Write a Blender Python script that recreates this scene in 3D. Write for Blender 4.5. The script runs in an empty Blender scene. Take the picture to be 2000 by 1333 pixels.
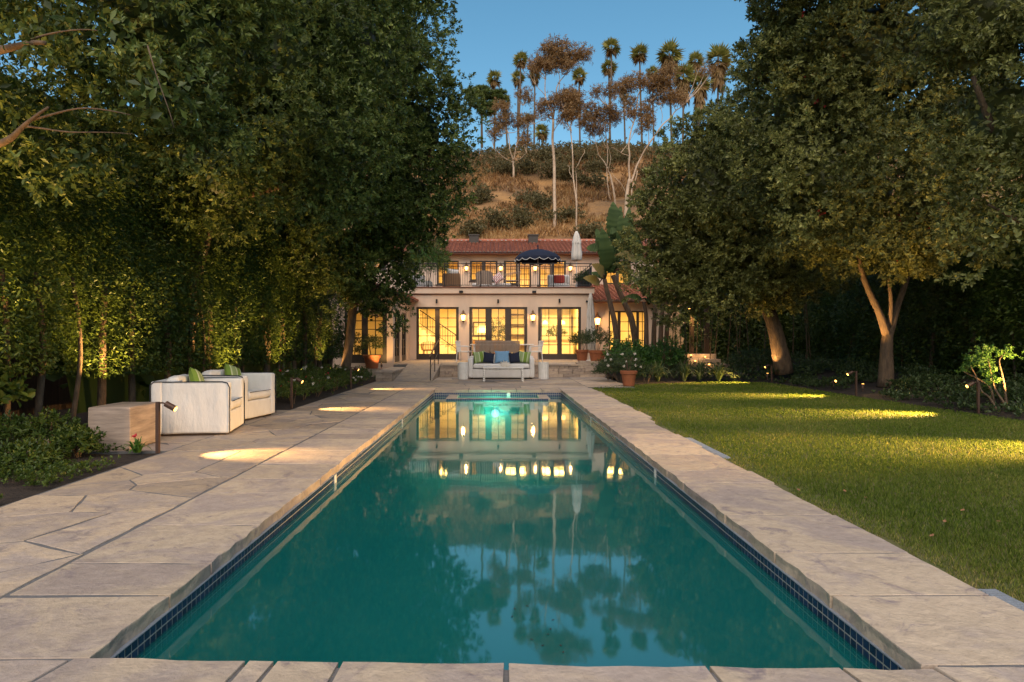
import bpy, bmesh, math, random
import numpy as np
from mathutils import Vector, Matrix, noise as mnoise
random.seed(7)
RNG = np.random.default_rng(11)
R = math.radians

# ------------------------------------------------------------------ camera, sky, sun, exposure
SC = bpy.context.scene
COL = SC.collection
F, CU, CV, CAMH = 1333.3, 970.0, 666.5, 1.35
cam_d = bpy.data.cameras.new('camera')
cam = bpy.data.objects.new('camera', cam_d)
COL.objects.link(cam)
cam_d.sensor_width = 36.0
cam_d.lens = 24.0
cam_d.shift_x = 0.015
cam_d.clip_start = 0.05
cam_d.clip_end = 3000
cam.location = (0, 0, CAMH)
cam.rotation_euler = (R(90), 0, 0)
SC.camera = cam

SUN_EL, SUN_AZ = 50.0, 186.0          # degrees; azimuth clockwise from +Y, behind the camera to the left
world = bpy.data.worlds.new('World')
SC.world = world
world.use_nodes = True
wn = world.node_tree
sky = wn.nodes.new('ShaderNodeTexSky')
sky.sky_type = 'NISHITA'
sky.sun_disc = False
sky.sun_elevation = R(SUN_EL)
sky.sun_rotation = R(SUN_AZ)
sky.altitude = 50
sky.air_density = 1.0
sky.dust_density = 0.9
sky.ozone_density = 1.0
bg = wn.nodes['Background']
bg.inputs['Strength'].default_value = 0.10
hsv = wn.nodes.new('ShaderNodeHueSaturation')      # cooler, deeper evening blue over the whole sky
hsv.inputs['Saturation'].default_value = 1.22
hsv.inputs['Value'].default_value = 1.36
hsv.inputs['Hue'].default_value = 0.478
wn.links.new(sky.outputs[0], hsv.inputs['Color'])
wn.links.new(hsv.outputs[0], bg.inputs[0])

sun_d = bpy.data.lights.new('sun', 'SUN')
sun_d.energy = 2.6
sun_d.angle = R(80)
sun_d.color = (1.0, 0.80, 0.62)
sun = bpy.data.objects.new('sun', sun_d)
COL.objects.link(sun)
_d = Vector((math.sin(R(SUN_AZ)) * math.cos(R(SUN_EL)), math.cos(R(SUN_AZ)) * math.cos(R(SUN_EL)), math.sin(R(SUN_EL))))
sun.rotation_euler = (-_d).to_track_quat('-Z', 'Y').to_euler()

SC.view_settings.view_transform = 'Standard'
SC.view_settings.look = 'None'
SC.view_settings.gamma = 1.0
SC.view_settings.exposure = 0.34
SC.view_settings.use_curve_mapping = False
cy = SC.cycles
cy.use_denoising = True
cy.max_bounces = 8
cy.diffuse_bounces = 3
cy.glossy_bounces = 4
cy.transmission_bounces = 4
cy.transparent_max_bounces = 12
cy.sample_clamp_indirect = 4.0
cy.caustics_reflective = False
cy.caustics_refractive = False

# ------------------------------------------------------------------ helpers
def at(u, v, Y):
    return Vector(((u - CU) * Y / F, Y, CAMH - (v - CV) * Y / F))
def ground(u, v, z=0.0):
    Y = (CAMH - z) * F / (v - CV)
    return Vector(((u - CU) * Y / F, Y, z))

def org(o):
    p = Vector((0, 0, 0))
    while o is not None:
        p = p + o.location
        o = o.parent
    return p

class MB:
    def __init__(s):
        s.v, s.f = [], []
    def add(s, vs, fs):
        n = len(s.v)
        s.v += [tuple(p) for p in vs]
        s.f += [tuple(i + n for i in f) for f in fs]
        return s
    def box(s, x0, x1, y0, y1, z0, z1):
        return s.add([(x0,y0,z0),(x1,y0,z0),(x1,y1,z0),(x0,y1,z0),(x0,y0,z1),(x1,y0,z1),(x1,y1,z1),(x0,y1,z1)],
                     [(3,2,1,0),(4,5,6,7),(0,1,5,4),(1,2,6,5),(2,3,7,6),(3,0,4,7)])
    def tube(s, pts, rad, n=8, cap=True):
        pts = [Vector(p) for p in pts]
        if not isinstance(rad, (list, tuple)):
            rad = [rad] * len(pts)
        vs, fs = [], []
        prev = None
        for i, p in enumerate(pts):
            a = pts[max(0, i-1)]; b = pts[min(len(pts)-1, i+1)]
            d = (b - a).normalized()
            if prev is None:
                x = d.orthogonal().normalized()
            else:
                x = (prev - d * prev.dot(d)).normalized()
            prev = x
            y = d.cross(x)
            for k in range(n):
                t = 2*math.pi*k/n
                vs.append(p + (x*math.cos(t) + y*math.sin(t))*rad[i])
        for i in range(len(pts)-1):
            for k in range(n):
                k2 = (k+1) % n
                fs.append((i*n+k, i*n+k2, (i+1)*n+k2, (i+1)*n+k))
        if cap:
            fs.append(tuple(range(n-1, -1, -1)))
            fs.append(tuple((len(pts)-1)*n + k for k in range(n)))
        return s.add(vs, fs)
    def lathe(s, prof, c=(0,0,0), n=20, wob=None):
        vs, fs = [], []
        for (r, z) in prof:
            for k in range(n):
                t = 2*math.pi*k/n
                rr = r*(wob(t) if wob else 1)
                vs.append((c[0]+rr*math.cos(t), c[1]+rr*math.sin(t), c[2]+z))
        for i in range(len(prof)-1):
            for k in range(n):
                k2 = (k+1) % n
                fs.append((i*n+k, i*n+k2, (i+1)*n+k2, (i+1)*n+k))
        fs.append(tuple(range(n-1, -1, -1)))
        fs.append(tuple((len(prof)-1)*n+k for k in range(n)))
        return s.add(vs, fs)
    def build(s, name, mat, parent=None, smooth=False, local=False, bevel=0, seg=2):
        me = bpy.data.meshes.new(name)
        off = Vector((0,0,0)) if (local or parent is None) else org(parent)
        me.from_pydata([(p[0]-off.x, p[1]-off.y, p[2]-off.z) for p in s.v], [], s.f)
        if bevel:
            bm = bmesh.new(); bm.from_mesh(me)
            bmesh.ops.bevel(bm, geom=bm.edges[:], offset=bevel, segments=seg, affect='EDGES', profile=0.6)
            bm.to_mesh(me); bm.free()
        if smooth:
            me.polygons.foreach_set('use_smooth', [True]*len(me.polygons))
        me.update()
        return put(name, me, mat, parent)

def put(name, me, mat, parent=None):
    if mat is not None and not me.materials:
        me.materials.append(mat)
    o = bpy.data.objects.new(name, me)
    COL.objects.link(o)
    o.parent = parent
    return o

def tag(o, label=None, cat=None, group=None, kind=None):
    if label: o['label'] = label
    if cat: o['category'] = cat
    if group: o['group'] = group
    if kind: o['kind'] = kind
    return o

def thing(name, label, cat, loc=(0,0,0), rz=0, group=None):
    o = bpy.data.objects.new(name, None)
    o.empty_display_size = 0.1
    COL.objects.link(o)
    o.location = loc
    o.rotation_euler = (0, 0, rz)
    return tag(o, label, cat, group)

def copy_tree(o, parent=None):
    c = o.copy(); COL.objects.link(c); c.parent = parent
    for ch in list(o.children):
        copy_tree(ch, c)
    return c

def box(name, mat, parent, x0, x1, y0, y1, z0, z1, bevel=0, local=False, smooth=False):
    return MB().box(x0, x1, y0, y1, z0, z1).build(name, mat, parent, bevel=bevel, local=local, smooth=smooth)

def big_mesh(name, verts, tris, mat, parent=None, rnd=None):
    """verts (n,3), tris (m,3) numpy"""
    me = bpy.data.meshes.new(name)
    off = np.array(org(parent)) if parent is not None else np.zeros(3)
    verts = (verts - off).astype(np.float32)
    me.vertices.add(len(verts)); me.vertices.foreach_set('co', verts.ravel())
    tris = tris.astype(np.int32)
    me.loops.add(tris.size); me.loops.foreach_set('vertex_index', tris.ravel())
    me.polygons.add(len(tris)); me.polygons.foreach_set('loop_start', np.arange(0, tris.size, 3, dtype=np.int32))
    if rnd is not None:
        a = me.attributes.new('rnd', 'FLOAT', 'POINT'); a.data.foreach_set('value', rnd.astype(np.float32))
    me.update(calc_edges=True)
    return put(name, me, mat, parent)

def unit(a):
    return a / np.maximum(np.linalg.norm(a, axis=1, keepdims=True), 1e-9)

def leaves(P, D, N, L, W, rnd, six=False, fold=0.12):
    """leaf blades -> verts, tris, per-vertex rnd"""
    S = unit(np.cross(D, N)); NN = np.cross(S, D)
    L = L[:, None]; W = W[:, None]
    n = len(P)
    if not six:
        V = np.stack([P, P + D*L*0.5 + S*W*0.5 + NN*W*fold, P + D*L - NN*L*0.10, P + D*L*0.5 - S*W*0.5 + NN*W*fold], 1)
        T = np.array([[0,1,2],[0,2,3]]); k = 4
    else:
        V = np.stack([P, P + D*L*0.33 + S*W*0.46 + NN*W*fold, P + D*L*0.68 + S*W*0.40 + NN*W*fold*0.6, P + D*L - NN*L*0.12,
                      P + D*L*0.68 - S*W*0.40 + NN*W*fold*0.6, P + D*L*0.33 - S*W*0.46 + NN*W*fold], 1)
        T = np.array([[0,1,2],[0,2,3],[0,3,4],[0,4,5]]); k = 6
    idx = (np.arange(n)*k)[:, None, None] + T[None]
    return V.reshape(-1, 3), idx.reshape(-1, 3), np.repeat(rnd, k)

def sprigs(S, A, k, L, W, spread=0.9, stem=0.0, six=False, tone=None):
    """rosettes of k leaves at points S about axes A"""
    m = len(S)
    h = unit(np.cross(A, RNG.normal(size=(m, 3)))); g = np.cross(A, h)
    ang = (np.arange(k)*2.399)[None, :] + RNG.uniform(0, 6.28, (m, 1))
    rad = h[:, None]*np.cos(ang)[..., None] + g[:, None]*np.sin(ang)[..., None]
    t = np.linspace(0, 1, k)[None, :, None]
    D = A[:, None]*(0.25 + 0.9*t) + rad*spread*(1.1 - 0.5*t) + RNG.normal(scale=0.18, size=(m, k, 3))
    P = S[:, None] + A[:, None]*stem*t
    P = np.broadcast_to(P, (m, k, 3)).reshape(-1, 3)
    D = unit(D.reshape(-1, 3))
    N = unit(np.repeat(A, k, 0) + RNG.normal(scale=0.35, size=(m*k, 3)) + np.array([0, 0, 0.25]))
    l = L*RNG.uniform(0.7, 1.2, m*k); w = W*RNG.uniform(0.75, 1.2, m*k)
    r = RNG.uniform(0, 1, m*k)*0.55 + np.repeat(tone if tone is not None else RNG.uniform(0, 1, m), k)*0.45
    return leaves(P, D, N, l, w, np.clip(r, 0, 1), six)

def joinp(parts):
    vs, ts, rs, o = [], [], [], 0
    for v, t, r in parts:
        vs.append(v); ts.append(t + o); rs.append(r); o += len(v)
    return np.concatenate(vs), np.concatenate(ts), np.concatenate(rs)

# ------------------------------------------------------------------ materials
def new_mat(name):
    m = bpy.data.materials.new(name); m.use_nodes = True
    return m, m.node_tree.nodes, m.node_tree.links, m.node_tree.nodes['Principled BSDF']

def M(name, c1, c2=None, scale=5.0, rough=0.7, bump=0.0, bscale=40.0, metal=0.0, rnd=0.0, world_co=False, spec=0.4, stretch=(1,1,1), bdist=0.01):
    m, n, l, p = new_mat(name)
    p.inputs['Roughness'].default_value = rough
    p.inputs['Metallic'].default_value = metal
    p.inputs['Specular IOR Level'].default_value = spec
    if world_co:
        co = n.new('ShaderNodeNewGeometry').outputs['Position']
    else:
        co = n.new('ShaderNodeTexCoord').outputs['Object']
    mp = n.new('ShaderNodeMapping'); mp.inputs['Scale'].default_value = stretch
    l.new(co, mp.inputs['Vector'])
    c2 = c2 or tuple(x*0.75 for x in c1)
    nz = n.new('ShaderNodeTexNoise'); nz.inputs['Scale'].default_value = scale; nz.inputs['Detail'].default_value = 6
    nz.inputs['Roughness'].default_value = 0.62
    l.new(mp.outputs[0], nz.inputs['Vector'])
    rp = n.new('ShaderNodeValToRGB')
    rp.color_ramp.elements[0].position = 0.32; rp.color_ramp.elements[1].position = 0.68
    rp.color_ramp.elements[0].color = (*c2, 1); rp.color_ramp.elements[1].color = (*c1, 1)
    l.new(nz.outputs['Fac'], rp.inputs['Fac'])
    out = rp.outputs['Color']
    if rnd:
        oi = n.new('ShaderNodeObjectInfo')
        mr = n.new('ShaderNodeMapRange'); mr.inputs['To Min'].default_value = 1-rnd; mr.inputs['To Max'].default_value = 1+rnd
        l.new(oi.outputs['Random'], mr.inputs['Value'])
        hv = n.new('ShaderNodeHueSaturation'); l.new(mr.outputs[0], hv.inputs['Value']); l.new(out, hv.inputs['Color'])
        out = hv.outputs['Color']
    l.new(out, p.inputs['Base Color'])
    if bump:
        nb = n.new('ShaderNodeTexNoise'); nb.inputs['Scale'].default_value = bscale; nb.inputs['Detail'].default_value = 5
        l.new(mp.outputs[0], nb.inputs['Vector'])
        b = n.new('ShaderNodeBump'); b.inputs['Strength'].default_value = bump; b.inputs['Distance'].default_value = bdist
        l.new(nb.outputs['Fac'], b.inputs['Height']); l.new(b.outputs[0], p.inputs['Normal'])
    return m

def leaf_mat(name, stops, trans=0.3, rough=0.45, spec=0.35):
    m, n, l, p = new_mat(name)
    at_ = n.new('ShaderNodeAttribute'); at_.attribute_name = 'rnd'
    rp = n.new('ShaderNodeValToRGB')
    els = rp.color_ramp.elements
    while len(els) < len(stops): els.new(0.5)
    for e, (pos, c) in zip(els, stops):
        e.position = pos; e.color = (*c, 1)
    l.new(at_.outputs['Fac'], rp.inputs['Fac'])
    l.new(rp.outputs[0], p.inputs['Base Color'])
    p.inputs['Roughness'].default_value = rough; p.inputs['Specular IOR Level'].default_value = spec
    tr = n.new('ShaderNodeBsdfTranslucent'); l.new(rp.outputs[0], tr.inputs['Color'])
    mx = n.new('ShaderNodeMixShader'); mx.inputs[0].default_value = trans
    l.new(p.outputs[0], mx.inputs[1]); l.new(tr.outputs[0], mx.inputs[2])
    l.new(mx.outputs[0], n['Material Output'].inputs[0])
    return m

def emit_mat(name, c, s):
    m, n, l, p = new_mat(name)
    p.inputs['Base Color'].default_value = (*c, 1)
    p.inputs['Emission Color'].default_value = (*c, 1); p.inputs['Emission Strength'].default_value = s
    return m

def stone_mat(name, base, alt, dark, rnd=0.10):
    m, n, l, p = new_mat(name)
    co = n.new('ShaderNodeNewGeometry').outputs['Position']
    oi = n.new('ShaderNodeObjectInfo')
    ad = n.new('ShaderNodeVectorMath'); ad.operation = 'ADD'
    sc = n.new('ShaderNodeVectorMath'); sc.operation = 'SCALE'; sc.inputs['Scale'].default_value = 17.0
    cx = n.new('ShaderNodeCombineXYZ')
    l.new(oi.outputs['Random'], cx.inputs[0]); l.new(oi.outputs['Random'], cx.inputs[1])
    l.new(cx.outputs[0], sc.inputs[0]); l.new(co, ad.inputs[0]); l.new(sc.outputs[0], ad.inputs[1])
    co = ad.outputs[0]
    def nz(s, d=6, r=0.6, dist=0.0):
        t = n.new('ShaderNodeTexNoise'); t.inputs['Scale'].default_value = s; t.inputs['Detail'].default_value = d
        t.inputs['Roughness'].default_value = r; t.inputs['Distortion'].default_value = dist
        l.new(co, t.inputs['Vector']); return t.outputs['Fac']
    def ramp(f, a, b, ca=(0,0,0), cb=(1,1,1)):
        r = n.new('ShaderNodeValToRGB'); r.color_ramp.elements[0].position = a; r.color_ramp.elements[1].position = b
        r.color_ramp.elements[0].color = (*ca, 1); r.color_ramp.elements[1].color = (*cb, 1)
        l.new(f, r.inputs['Fac']); return r.outputs['Color']
    def mix(f, a, b, mode='MIX'):
        x = n.new('ShaderNodeMix'); x.data_type = 'RGBA'; x.blend_type = mode
        if isinstance(f, float): x.inputs[0].default_value = f
        else: l.new(f, x.inputs[0])
        for s, q in ((6, a), (7, b)):
            if isinstance(q, tuple): x.inputs[s].default_value = (*q, 1)
            else: l.new(q, x.inputs[s])
        return x.outputs[2]
    c = mix(ramp(nz(1.25, 6, 0.68, 0.8), 0.44, 0.58), base, alt)
    c = mix(ramp(nz(2.6, 9, 0.72, 1.6), 0.55, 0.66), c, dark)
    c = mix(ramp(nz(42, 4, 0.7), 0.64, 0.72), c, tuple(x*0.55 for x in base))
    c = mix(0.6, c, ramp(nz(11, 9, 0.75, 0.5), 0.28, 0.72, (0.60,0.56,0.54), (1.18,1.16,1.14)), 'MULTIPLY')
    c = mix(ramp(nz(2.3, 3, 0.5, 0.3), 0.70, 0.78), c, (0.33, 0.19, 0.11))
    mr = n.new('ShaderNodeMapRange'); mr.inputs['To Min'].default_value = 1-rnd; mr.inputs['To Max'].default_value = 1+rnd
    l.new(oi.outputs['Random'], mr.inputs['Value'])
    hv = n.new('ShaderNodeHueSaturation'); l.new(mr.outputs[0], hv.inputs['Value']); l.new(c, hv.inputs['Color'])
    l.new(hv.outputs[0], p.inputs['Base Color'])
    p.inputs['Roughness'].default_value = 0.78; p.inputs['Specular IOR Level'].default_value = 0.3
    hs = n.new('ShaderNodeMath'); hs.operation = 'MULTIPLY_ADD'; hs.inputs[1].default_value = 0.35
    l.new(nz(24, 5, 0.65, 0.2), hs.inputs[0]); l.new(nz(3.2, 5, 0.55, 0.5), hs.inputs[2])
    b = n.new('ShaderNodeBump'); b.inputs['Strength'].default_value = 1.0; b.inputs['Distance'].default_value = 0.026
    l.new(hs.outputs[0], b.inputs['Height']); l.new(b.outputs[0], p.inputs['Normal'])
    return m

m_stone = stone_mat('limestone', (0.49,0.385,0.275), (0.375,0.300,0.25), (0.27,0.215,0.20), 0.13)
m_flag = stone_mat('flagstone', (0.45,0.345,0.24), (0.335,0.27,0.225), (0.225,0.18,0.16), 0.2)
m_wallstone = stone_mat('wall_stone', (0.44,0.34,0.25), (0.36,0.28,0.22), (0.24,0.18,0.15), 0.2)
m_grout = M('grout', (0.155,0.145,0.14), (0.11,0.105,0.10), 30, 0.9, 0.4, 120, world_co=True)
m_soil = M('soil', (0.045,0.030,0.020), (0.018,0.012,0.009), 9, 0.95, 0.9, 30, world_co=True, bdist=0.03)
m_earth = M('earth', (0.10,0.08,0.05), (0.05,0.045,0.03), 0.5, 0.95, world_co=True)
m_turf = M('turf', (0.075,0.092,0.018), (0.12,0.10,0.034), 3.0, 0.95, 0.5, 60, world_co=True)
m_plaster = M('stucco', (0.70,0.525,0.385), (0.62,0.455,0.33), 1.1, 0.85, 0.25, 60, stretch=(1.6,1.6,0.5))
m_trim_brown = M('trim_brown', (0.16,0.055,0.03), None, 4, 0.6)
m_bronze = M('bronze_frame', (0.055,0.040,0.028), (0.045,0.032,0.022), 6, 0.45)
m_iron = M('black_iron', (0.018,0.015,0.014), None, 10, 0.5)
m_tile_roof = M('clay_tile', (0.50,0.18,0.095), (0.26,0.085,0.055), 3.5, 0.8, 0.3, 30, world_co=True)
m_mortar = M('mortar', (0.55,0.46,0.40), None, 8, 0.9)
m_linen = M('white_linen', (0.70,0.66,0.61), (0.62,0.58,0.535), 5, 0.9, 0.7, 6, stretch=(1,1,0.45), bdist=0.04)
m_canvas = M('cream_canvas', (0.66,0.60,0.52), (0.56,0.50,0.43), 6, 0.9, 0.4, 10, stretch=(2,2,0.4), bdist=0.03)
m_pipe = M('navy_piping', (0.008,0.010,0.022), None, 5, 0.7)
m_navy = M('navy_fabric', (0.008,0.013,0.035), (0.006,0.009,0.022), 8, 0.85)
m_bluefab = M('blue_fabric', (0.16,0.30,0.45), (0.13,0.25,0.39), 30, 0.9, 0.3, 90)
m_white = M('white_paint', (0.74,0.70,0.64), (0.66,0.62,0.56), 7, 0.55)
m_wicker = M('wicker', (0.42,0.32,0.24), (0.27,0.20,0.15), 35, 0.8, 0.7, 60, stretch=(4,4,0.6))
m_wickbrown = M('brown_wicker', (0.24,0.13,0.06), (0.15,0.08,0.04), 35, 0.8, 0.7, 60)
m_red = M('red_fabric', (0.45,0.06,0.04), None, 8, 0.9)
m_terra = M('terracotta', (0.36,0.115,0.042), (0.27,0.085,0.035), 7, 0.8, 0.2, 40, rnd=0.1)
m_travert = M('travertine', (0.42,0.315,0.24), (0.21,0.155,0.12), 3.2, 0.6, 0.25, 20, stretch=(0.8,0.8,7))
m_bark = M('bark', (0.165,0.105,0.06), (0.070,0.046,0.030), 8, 0.9, 0.9, 22, stretch=(1.6,1.6,0.5), bdist=0.03)
m_pale_bark = M('pale_bark', (0.64,0.46,0.31), (0.42,0.28,0.18), 1.3, 0.85)
m_palm_bark = M('palm_bark', (0.17,0.12,0.08), None, 3, 0.9)
m_lampmetal = M('bronze_metal', (0.09,0.048,0.032), None, 10, 0.5, metal=0.3)
m_wood = M('dark_wood', (0.075,0.045,0.028), (0.045,0.028,0.018), 4, 0.8, 0.4, 20, stretch=(5,5,0.5), rnd=0.2)
m_drain = M('drain_metal', (0.26,0.28,0.31), None, 20, 0.5)
m_hill = M('dry_slope', (0.43,0.225,0.078), (0.15,0.085,0.042), 0.14, 0.95, 0.9, 0.8, world_co=True, bdist=0.9)
m_room = M('cream_room', (0.74,0.66,0.48), (0.70,0.62,0.45), 2, 0.8)
m_floorwood = M('oak_floor', (0.30,0.19,0.10), None, 3, 0.5)
m_pool = M('pool_plaster', (0.12,0.40,0.36), (0.09,0.34,0.31), 1.2, 0.8)
m_navytile = M('navy_tile', (0.012,0.024,0.070), (0.020,0.036,0.085), 9, 0.22, rnd=0.35, spec=0.5)
m_tgrout = M('tile_grout', (0.46,0.42,0.34), None, 30, 0.9)
m_bulb = emit_mat('warm_bulb', (1.0,0.45,0.09), 6)
m_flame = emit_mat('lantern_glow', (1.0,0.55,0.16), 4)
m_pool_lamp = emit_mat('pool_lamp', (0.6,1.0,0.82), 1.8)

# striped green cushion
def stripe_mat():
    m, n, l, p = new_mat('green_stripe')
    co = n.new('ShaderNodeTexCoord'); sp = n.new('ShaderNodeSeparateXYZ'); l.new(co.outputs['Object'], sp.inputs[0])
    mt = n.new('ShaderNodeMath'); mt.operation = 'MULTIPLY'; mt.inputs[1].default_value = 3.3; l.new(sp.outputs[0], mt.inputs[0])
    fr = n.new('ShaderNodeMath'); fr.operation = 'FRACT'; l.new(mt.outputs[0], fr.inputs[0])
    rp = n.new('ShaderNodeValToRGB'); rp.color_ramp.interpolation = 'CONSTANT'
    e = rp.color_ramp.elements
    e[0].color = (0.145,0.225,0.03,1); e[1].position = 0.40; e[1].color = (0.42,0.46,0.27,1)
    x = e.new(0.48); x.color = (0.23,0.29,0.12,1)
    x = e.new(0.90); x.color = (0.46,0.49,0.33,1)
    l.new(fr.outputs[0], rp.inputs[0]); l.new(rp.outputs[0], p.inputs['Base Color']); p.inputs['Roughness'].default_value = 0.9
    return m
m_green = stripe_mat()

def glass_mat():
    m, n, l, p = new_mat('window_glass')
    n.remove(p)
    tr = n.new('ShaderNodeBsdfTransparent'); gl = n.new('ShaderNodeBsdfGlossy'); gl.inputs['Roughness'].default_value = 0.02
    fr = n.new('ShaderNodeFresnel'); fr.inputs[0].default_value = 1.45
    mx = n.new('ShaderNodeMixShader'); l.new(fr.outputs[0], mx.inputs[0]); l.new(tr.outputs[0], mx.inputs[1]); l.new(gl.outputs[0], mx.inputs[2])
    l.new(mx.outputs[0], n['Material Output'].inputs[0])
    return m
m_glass = glass_mat()

def water_mat():
    m, n, l, p = new_mat('pool_water')
    n.remove(p)
    co = n.new('ShaderNodeNewGeometry').outputs['Position']
    tr = n.new('ShaderNodeBsdfTransparent'); tr.inputs['Color'].default_value = (0.45, 0.92, 0.86, 1)
    df = n.new('ShaderNodeBsdfDiffuse'); df.inputs['Color'].default_value = (0.012, 0.26, 0.245, 1)
    gl = n.new('ShaderNodeBsdfGlossy'); gl.inputs['Roughness'].default_value = 0.035; gl.inputs['Color'].default_value = (0.95, 1, 1, 1)
    nz = n.new('ShaderNodeTexNoise'); nz.inputs['Scale'].default_value = 2.2; nz.inputs['Detail'].default_value = 2
    l.new(co, nz.inputs['Vector'])
    b = n.new('ShaderNodeBump'); b.inputs['Strength'].default_value = 0.05; b.inputs['Distance'].default_value = 0.02
    l.new(nz.outputs['Fac'], b.inputs['Height']); l.new(b.outputs[0], gl.inputs['Normal'])
    tl = n.new('ShaderNodeBsdfTranslucent'); tl.inputs['Color'].default_value = (0.012, 0.26, 0.20, 1)
    mk = n.new('ShaderNodeMixShader'); mk.inputs[0].default_value = 0.45
    l.new(df.outputs[0], mk.inputs[1]); l.new(tl.outputs[0], mk.inputs[2])
    body = n.new('ShaderNodeMixShader'); body.inputs[0].default_value = 0.62
    l.new(tr.outputs[0], body.inputs[1]); l.new(mk.outputs[0], body.inputs[2])
    fr = n.new('ShaderNodeFresnel'); fr.inputs[0].default_value = 2.1
    mx = n.new('ShaderNodeMixShader'); l.new(fr.outputs[0], mx.inputs[0]); l.new(body.outputs[0], mx.inputs[1]); l.new(gl.outputs[0], mx.inputs[2])
    l.new(mx.outputs[0], n['Material Output'].inputs[0])
    return m
m_water = water_mat()

lm_dark = leaf_mat('glossy_grey_green_leaf', [(0, (0.022,0.036,0.008)), (0.40, (0.076,0.110,0.022)), (0.75, (0.18,0.225,0.052)), (1, (0.34,0.37,0.10))])
lm_right = leaf_mat('olive_leaf', [(0, (0.040,0.046,0.011)), (0.40, (0.140,0.150,0.040)), (0.75, (0.28,0.28,0.082)), (1, (0.47,0.45,0.14))])
lm_hedge = leaf_mat('hedge_leaf', [(0, (0.028,0.050,0.009)), (0.6, (0.068,0.105,0.016)), (1, (0.13,0.165,0.026))])
lm_bright = leaf_mat('bright_leaf', [(0, (0.035,0.085,0.015)), (0.6, (0.075,0.16,0.025)), (1, (0.12,0.23,0.04))])
lm_shrub = leaf_mat('shrub_leaf', [(0, (0.025,0.045,0.014)), (0.6, (0.055,0.085,0.025)), (1, (0.11,0.14,0.045))])
lm_strap = leaf_mat('strap_leaf', [(0, (0.05,0.085,0.025)), (0.7, (0.11,0.15,0.05)), (1, (0.24,0.26,0.13))])
lm_euc = leaf_mat('eucalyptus_leaf', [(0, (0.14,0.078,0.030)), (0.6, (0.32,0.180,0.070)), (1, (0.48,0.30,0.12))])
lm_palm = leaf_mat('palm_leaf', [(0, (0.13,0.14,0.03)), (0.6, (0.25,0.235,0.055)), (1, (0.38,0.31,0.085))])
lm_skirt = leaf_mat('dead_frond', [(0, (0.20,0.12,0.05)), (1, (0.36,0.22,0.08))])
lm_grass = leaf_mat('lawn_blade', [(0, (0.060,0.100,0.012)), (0.45, (0.120,0.156,0.022)), (0.75, (0.20,0.205,0.042)), (1, (0.36,0.28,0.10))], 0.25, 0.8, 0.1)
lm_dry = leaf_mat('dry_grass', [(0, (0.12,0.068,0.032)), (0.45, (0.30,0.155,0.060)), (0.8, (0.47,0.25,0.092)), (1, (0.58,0.36,0.15))])
lm_scrub = leaf_mat('hill_scrub', [(0, (0.080,0.070,0.026)), (0.6, (0.17,0.135,0.052)), (1, (0.28,0.21,0.085))])
lm_white = leaf_mat('white_petal', [(0, (0.70,0.62,0.52)), (1, (0.80,0.76,0.68))])
lm_pink = leaf_mat('red_petal', [(0, (0.45,0.02,0.03)), (1, (0.55,0.04,0.06))])
lm_banana = leaf_mat('paddle_leaf', [(0, (0.035,0.062,0.018)), (1, (0.085,0.125,0.040))], 0.25, 0.6, 0.15)
lm_banana_old = leaf_mat('old_paddle_leaf', [(0, (0.17,0.14,0.03)), (1, (0.24,0.16,0.04))], 0.25, 0.5)
m_litter = M('fallen_leaf', (0.30,0.14,0.06), (0.20,0.09,0.04), 20, 0.9)

def spot(loc, target, power, parent=None, deg=70, blend=0.6, radius=0.03, color=(1.0, 0.58, 0.20)):
    power = power*9
    d = bpy.data.lights.new('lamp_light', 'SPOT'); d.energy = power; d.spot_size = R(deg); d.spot_blend = blend
    d.shadow_soft_size = radius; d.color = color
    o = bpy.data.objects.new('lamp_light', d); COL.objects.link(o)
    q = (Vector(target) - Vector(loc)).to_track_quat('-Z', 'Y')
    o.rotation_euler = q.to_euler()
    o.parent = parent
    o.location = Vector(loc) - (org(parent) if parent else Vector((0,0,0)))
    return o
def point(loc, power, parent=None, radius=0.05, color=(1.0, 0.60, 0.24)):
    d = bpy.data.lights.new('lamp_light', 'POINT'); d.energy = power; d.shadow_soft_size = radius; d.color = color
    o = bpy.data.objects.new('lamp_light', d); COL.objects.link(o)
    o.parent = parent
    o.location = Vector(loc) - (org(parent) if parent else Vector((0,0,0)))
    return o
def area(loc, sx, sy, power, parent=None, color=(1.0, 0.60, 0.15)):
    power = power*1.8
    d = bpy.data.lights.new('room_light', 'AREA'); d.shape = 'RECTANGLE'; d.size = sx; d.size_y = sy; d.energy = power; d.color = color
    o = bpy.data.objects.new('room_light', d); COL.objects.link(o)
    o.parent = parent
    o.location = Vector(loc) - (org(parent) if parent else Vector((0,0,0)))
    return o

# ------------------------------------------------------------------ ground, pool, deck, lawn
PXL, PXR, PY0, PY1, WZ = -1.73, 1.77, 2.88, 18.80, -0.165
def frame_sheet(mb, X0, X1, Y0, Y1, x0, x1, y0, y1, z):
    vs = [(X0,Y0,z),(X1,Y0,z),(X1,Y1,z),(X0,Y1,z),(x0,y0,z),(x1,y0,z),(x1,y1,z),(x0,y1,z)]
    return mb.add(vs, [(0,1,5,4),(1,2,6,5),(2,3,7,6),(3,0,4,7)])
g = frame_sheet(MB(), -900, 900, -600, 1500, -2.0, 2.05, 2.55, 19.1, -0.09).build('ground', m_earth)
tag(g, kind='structure')

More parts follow.
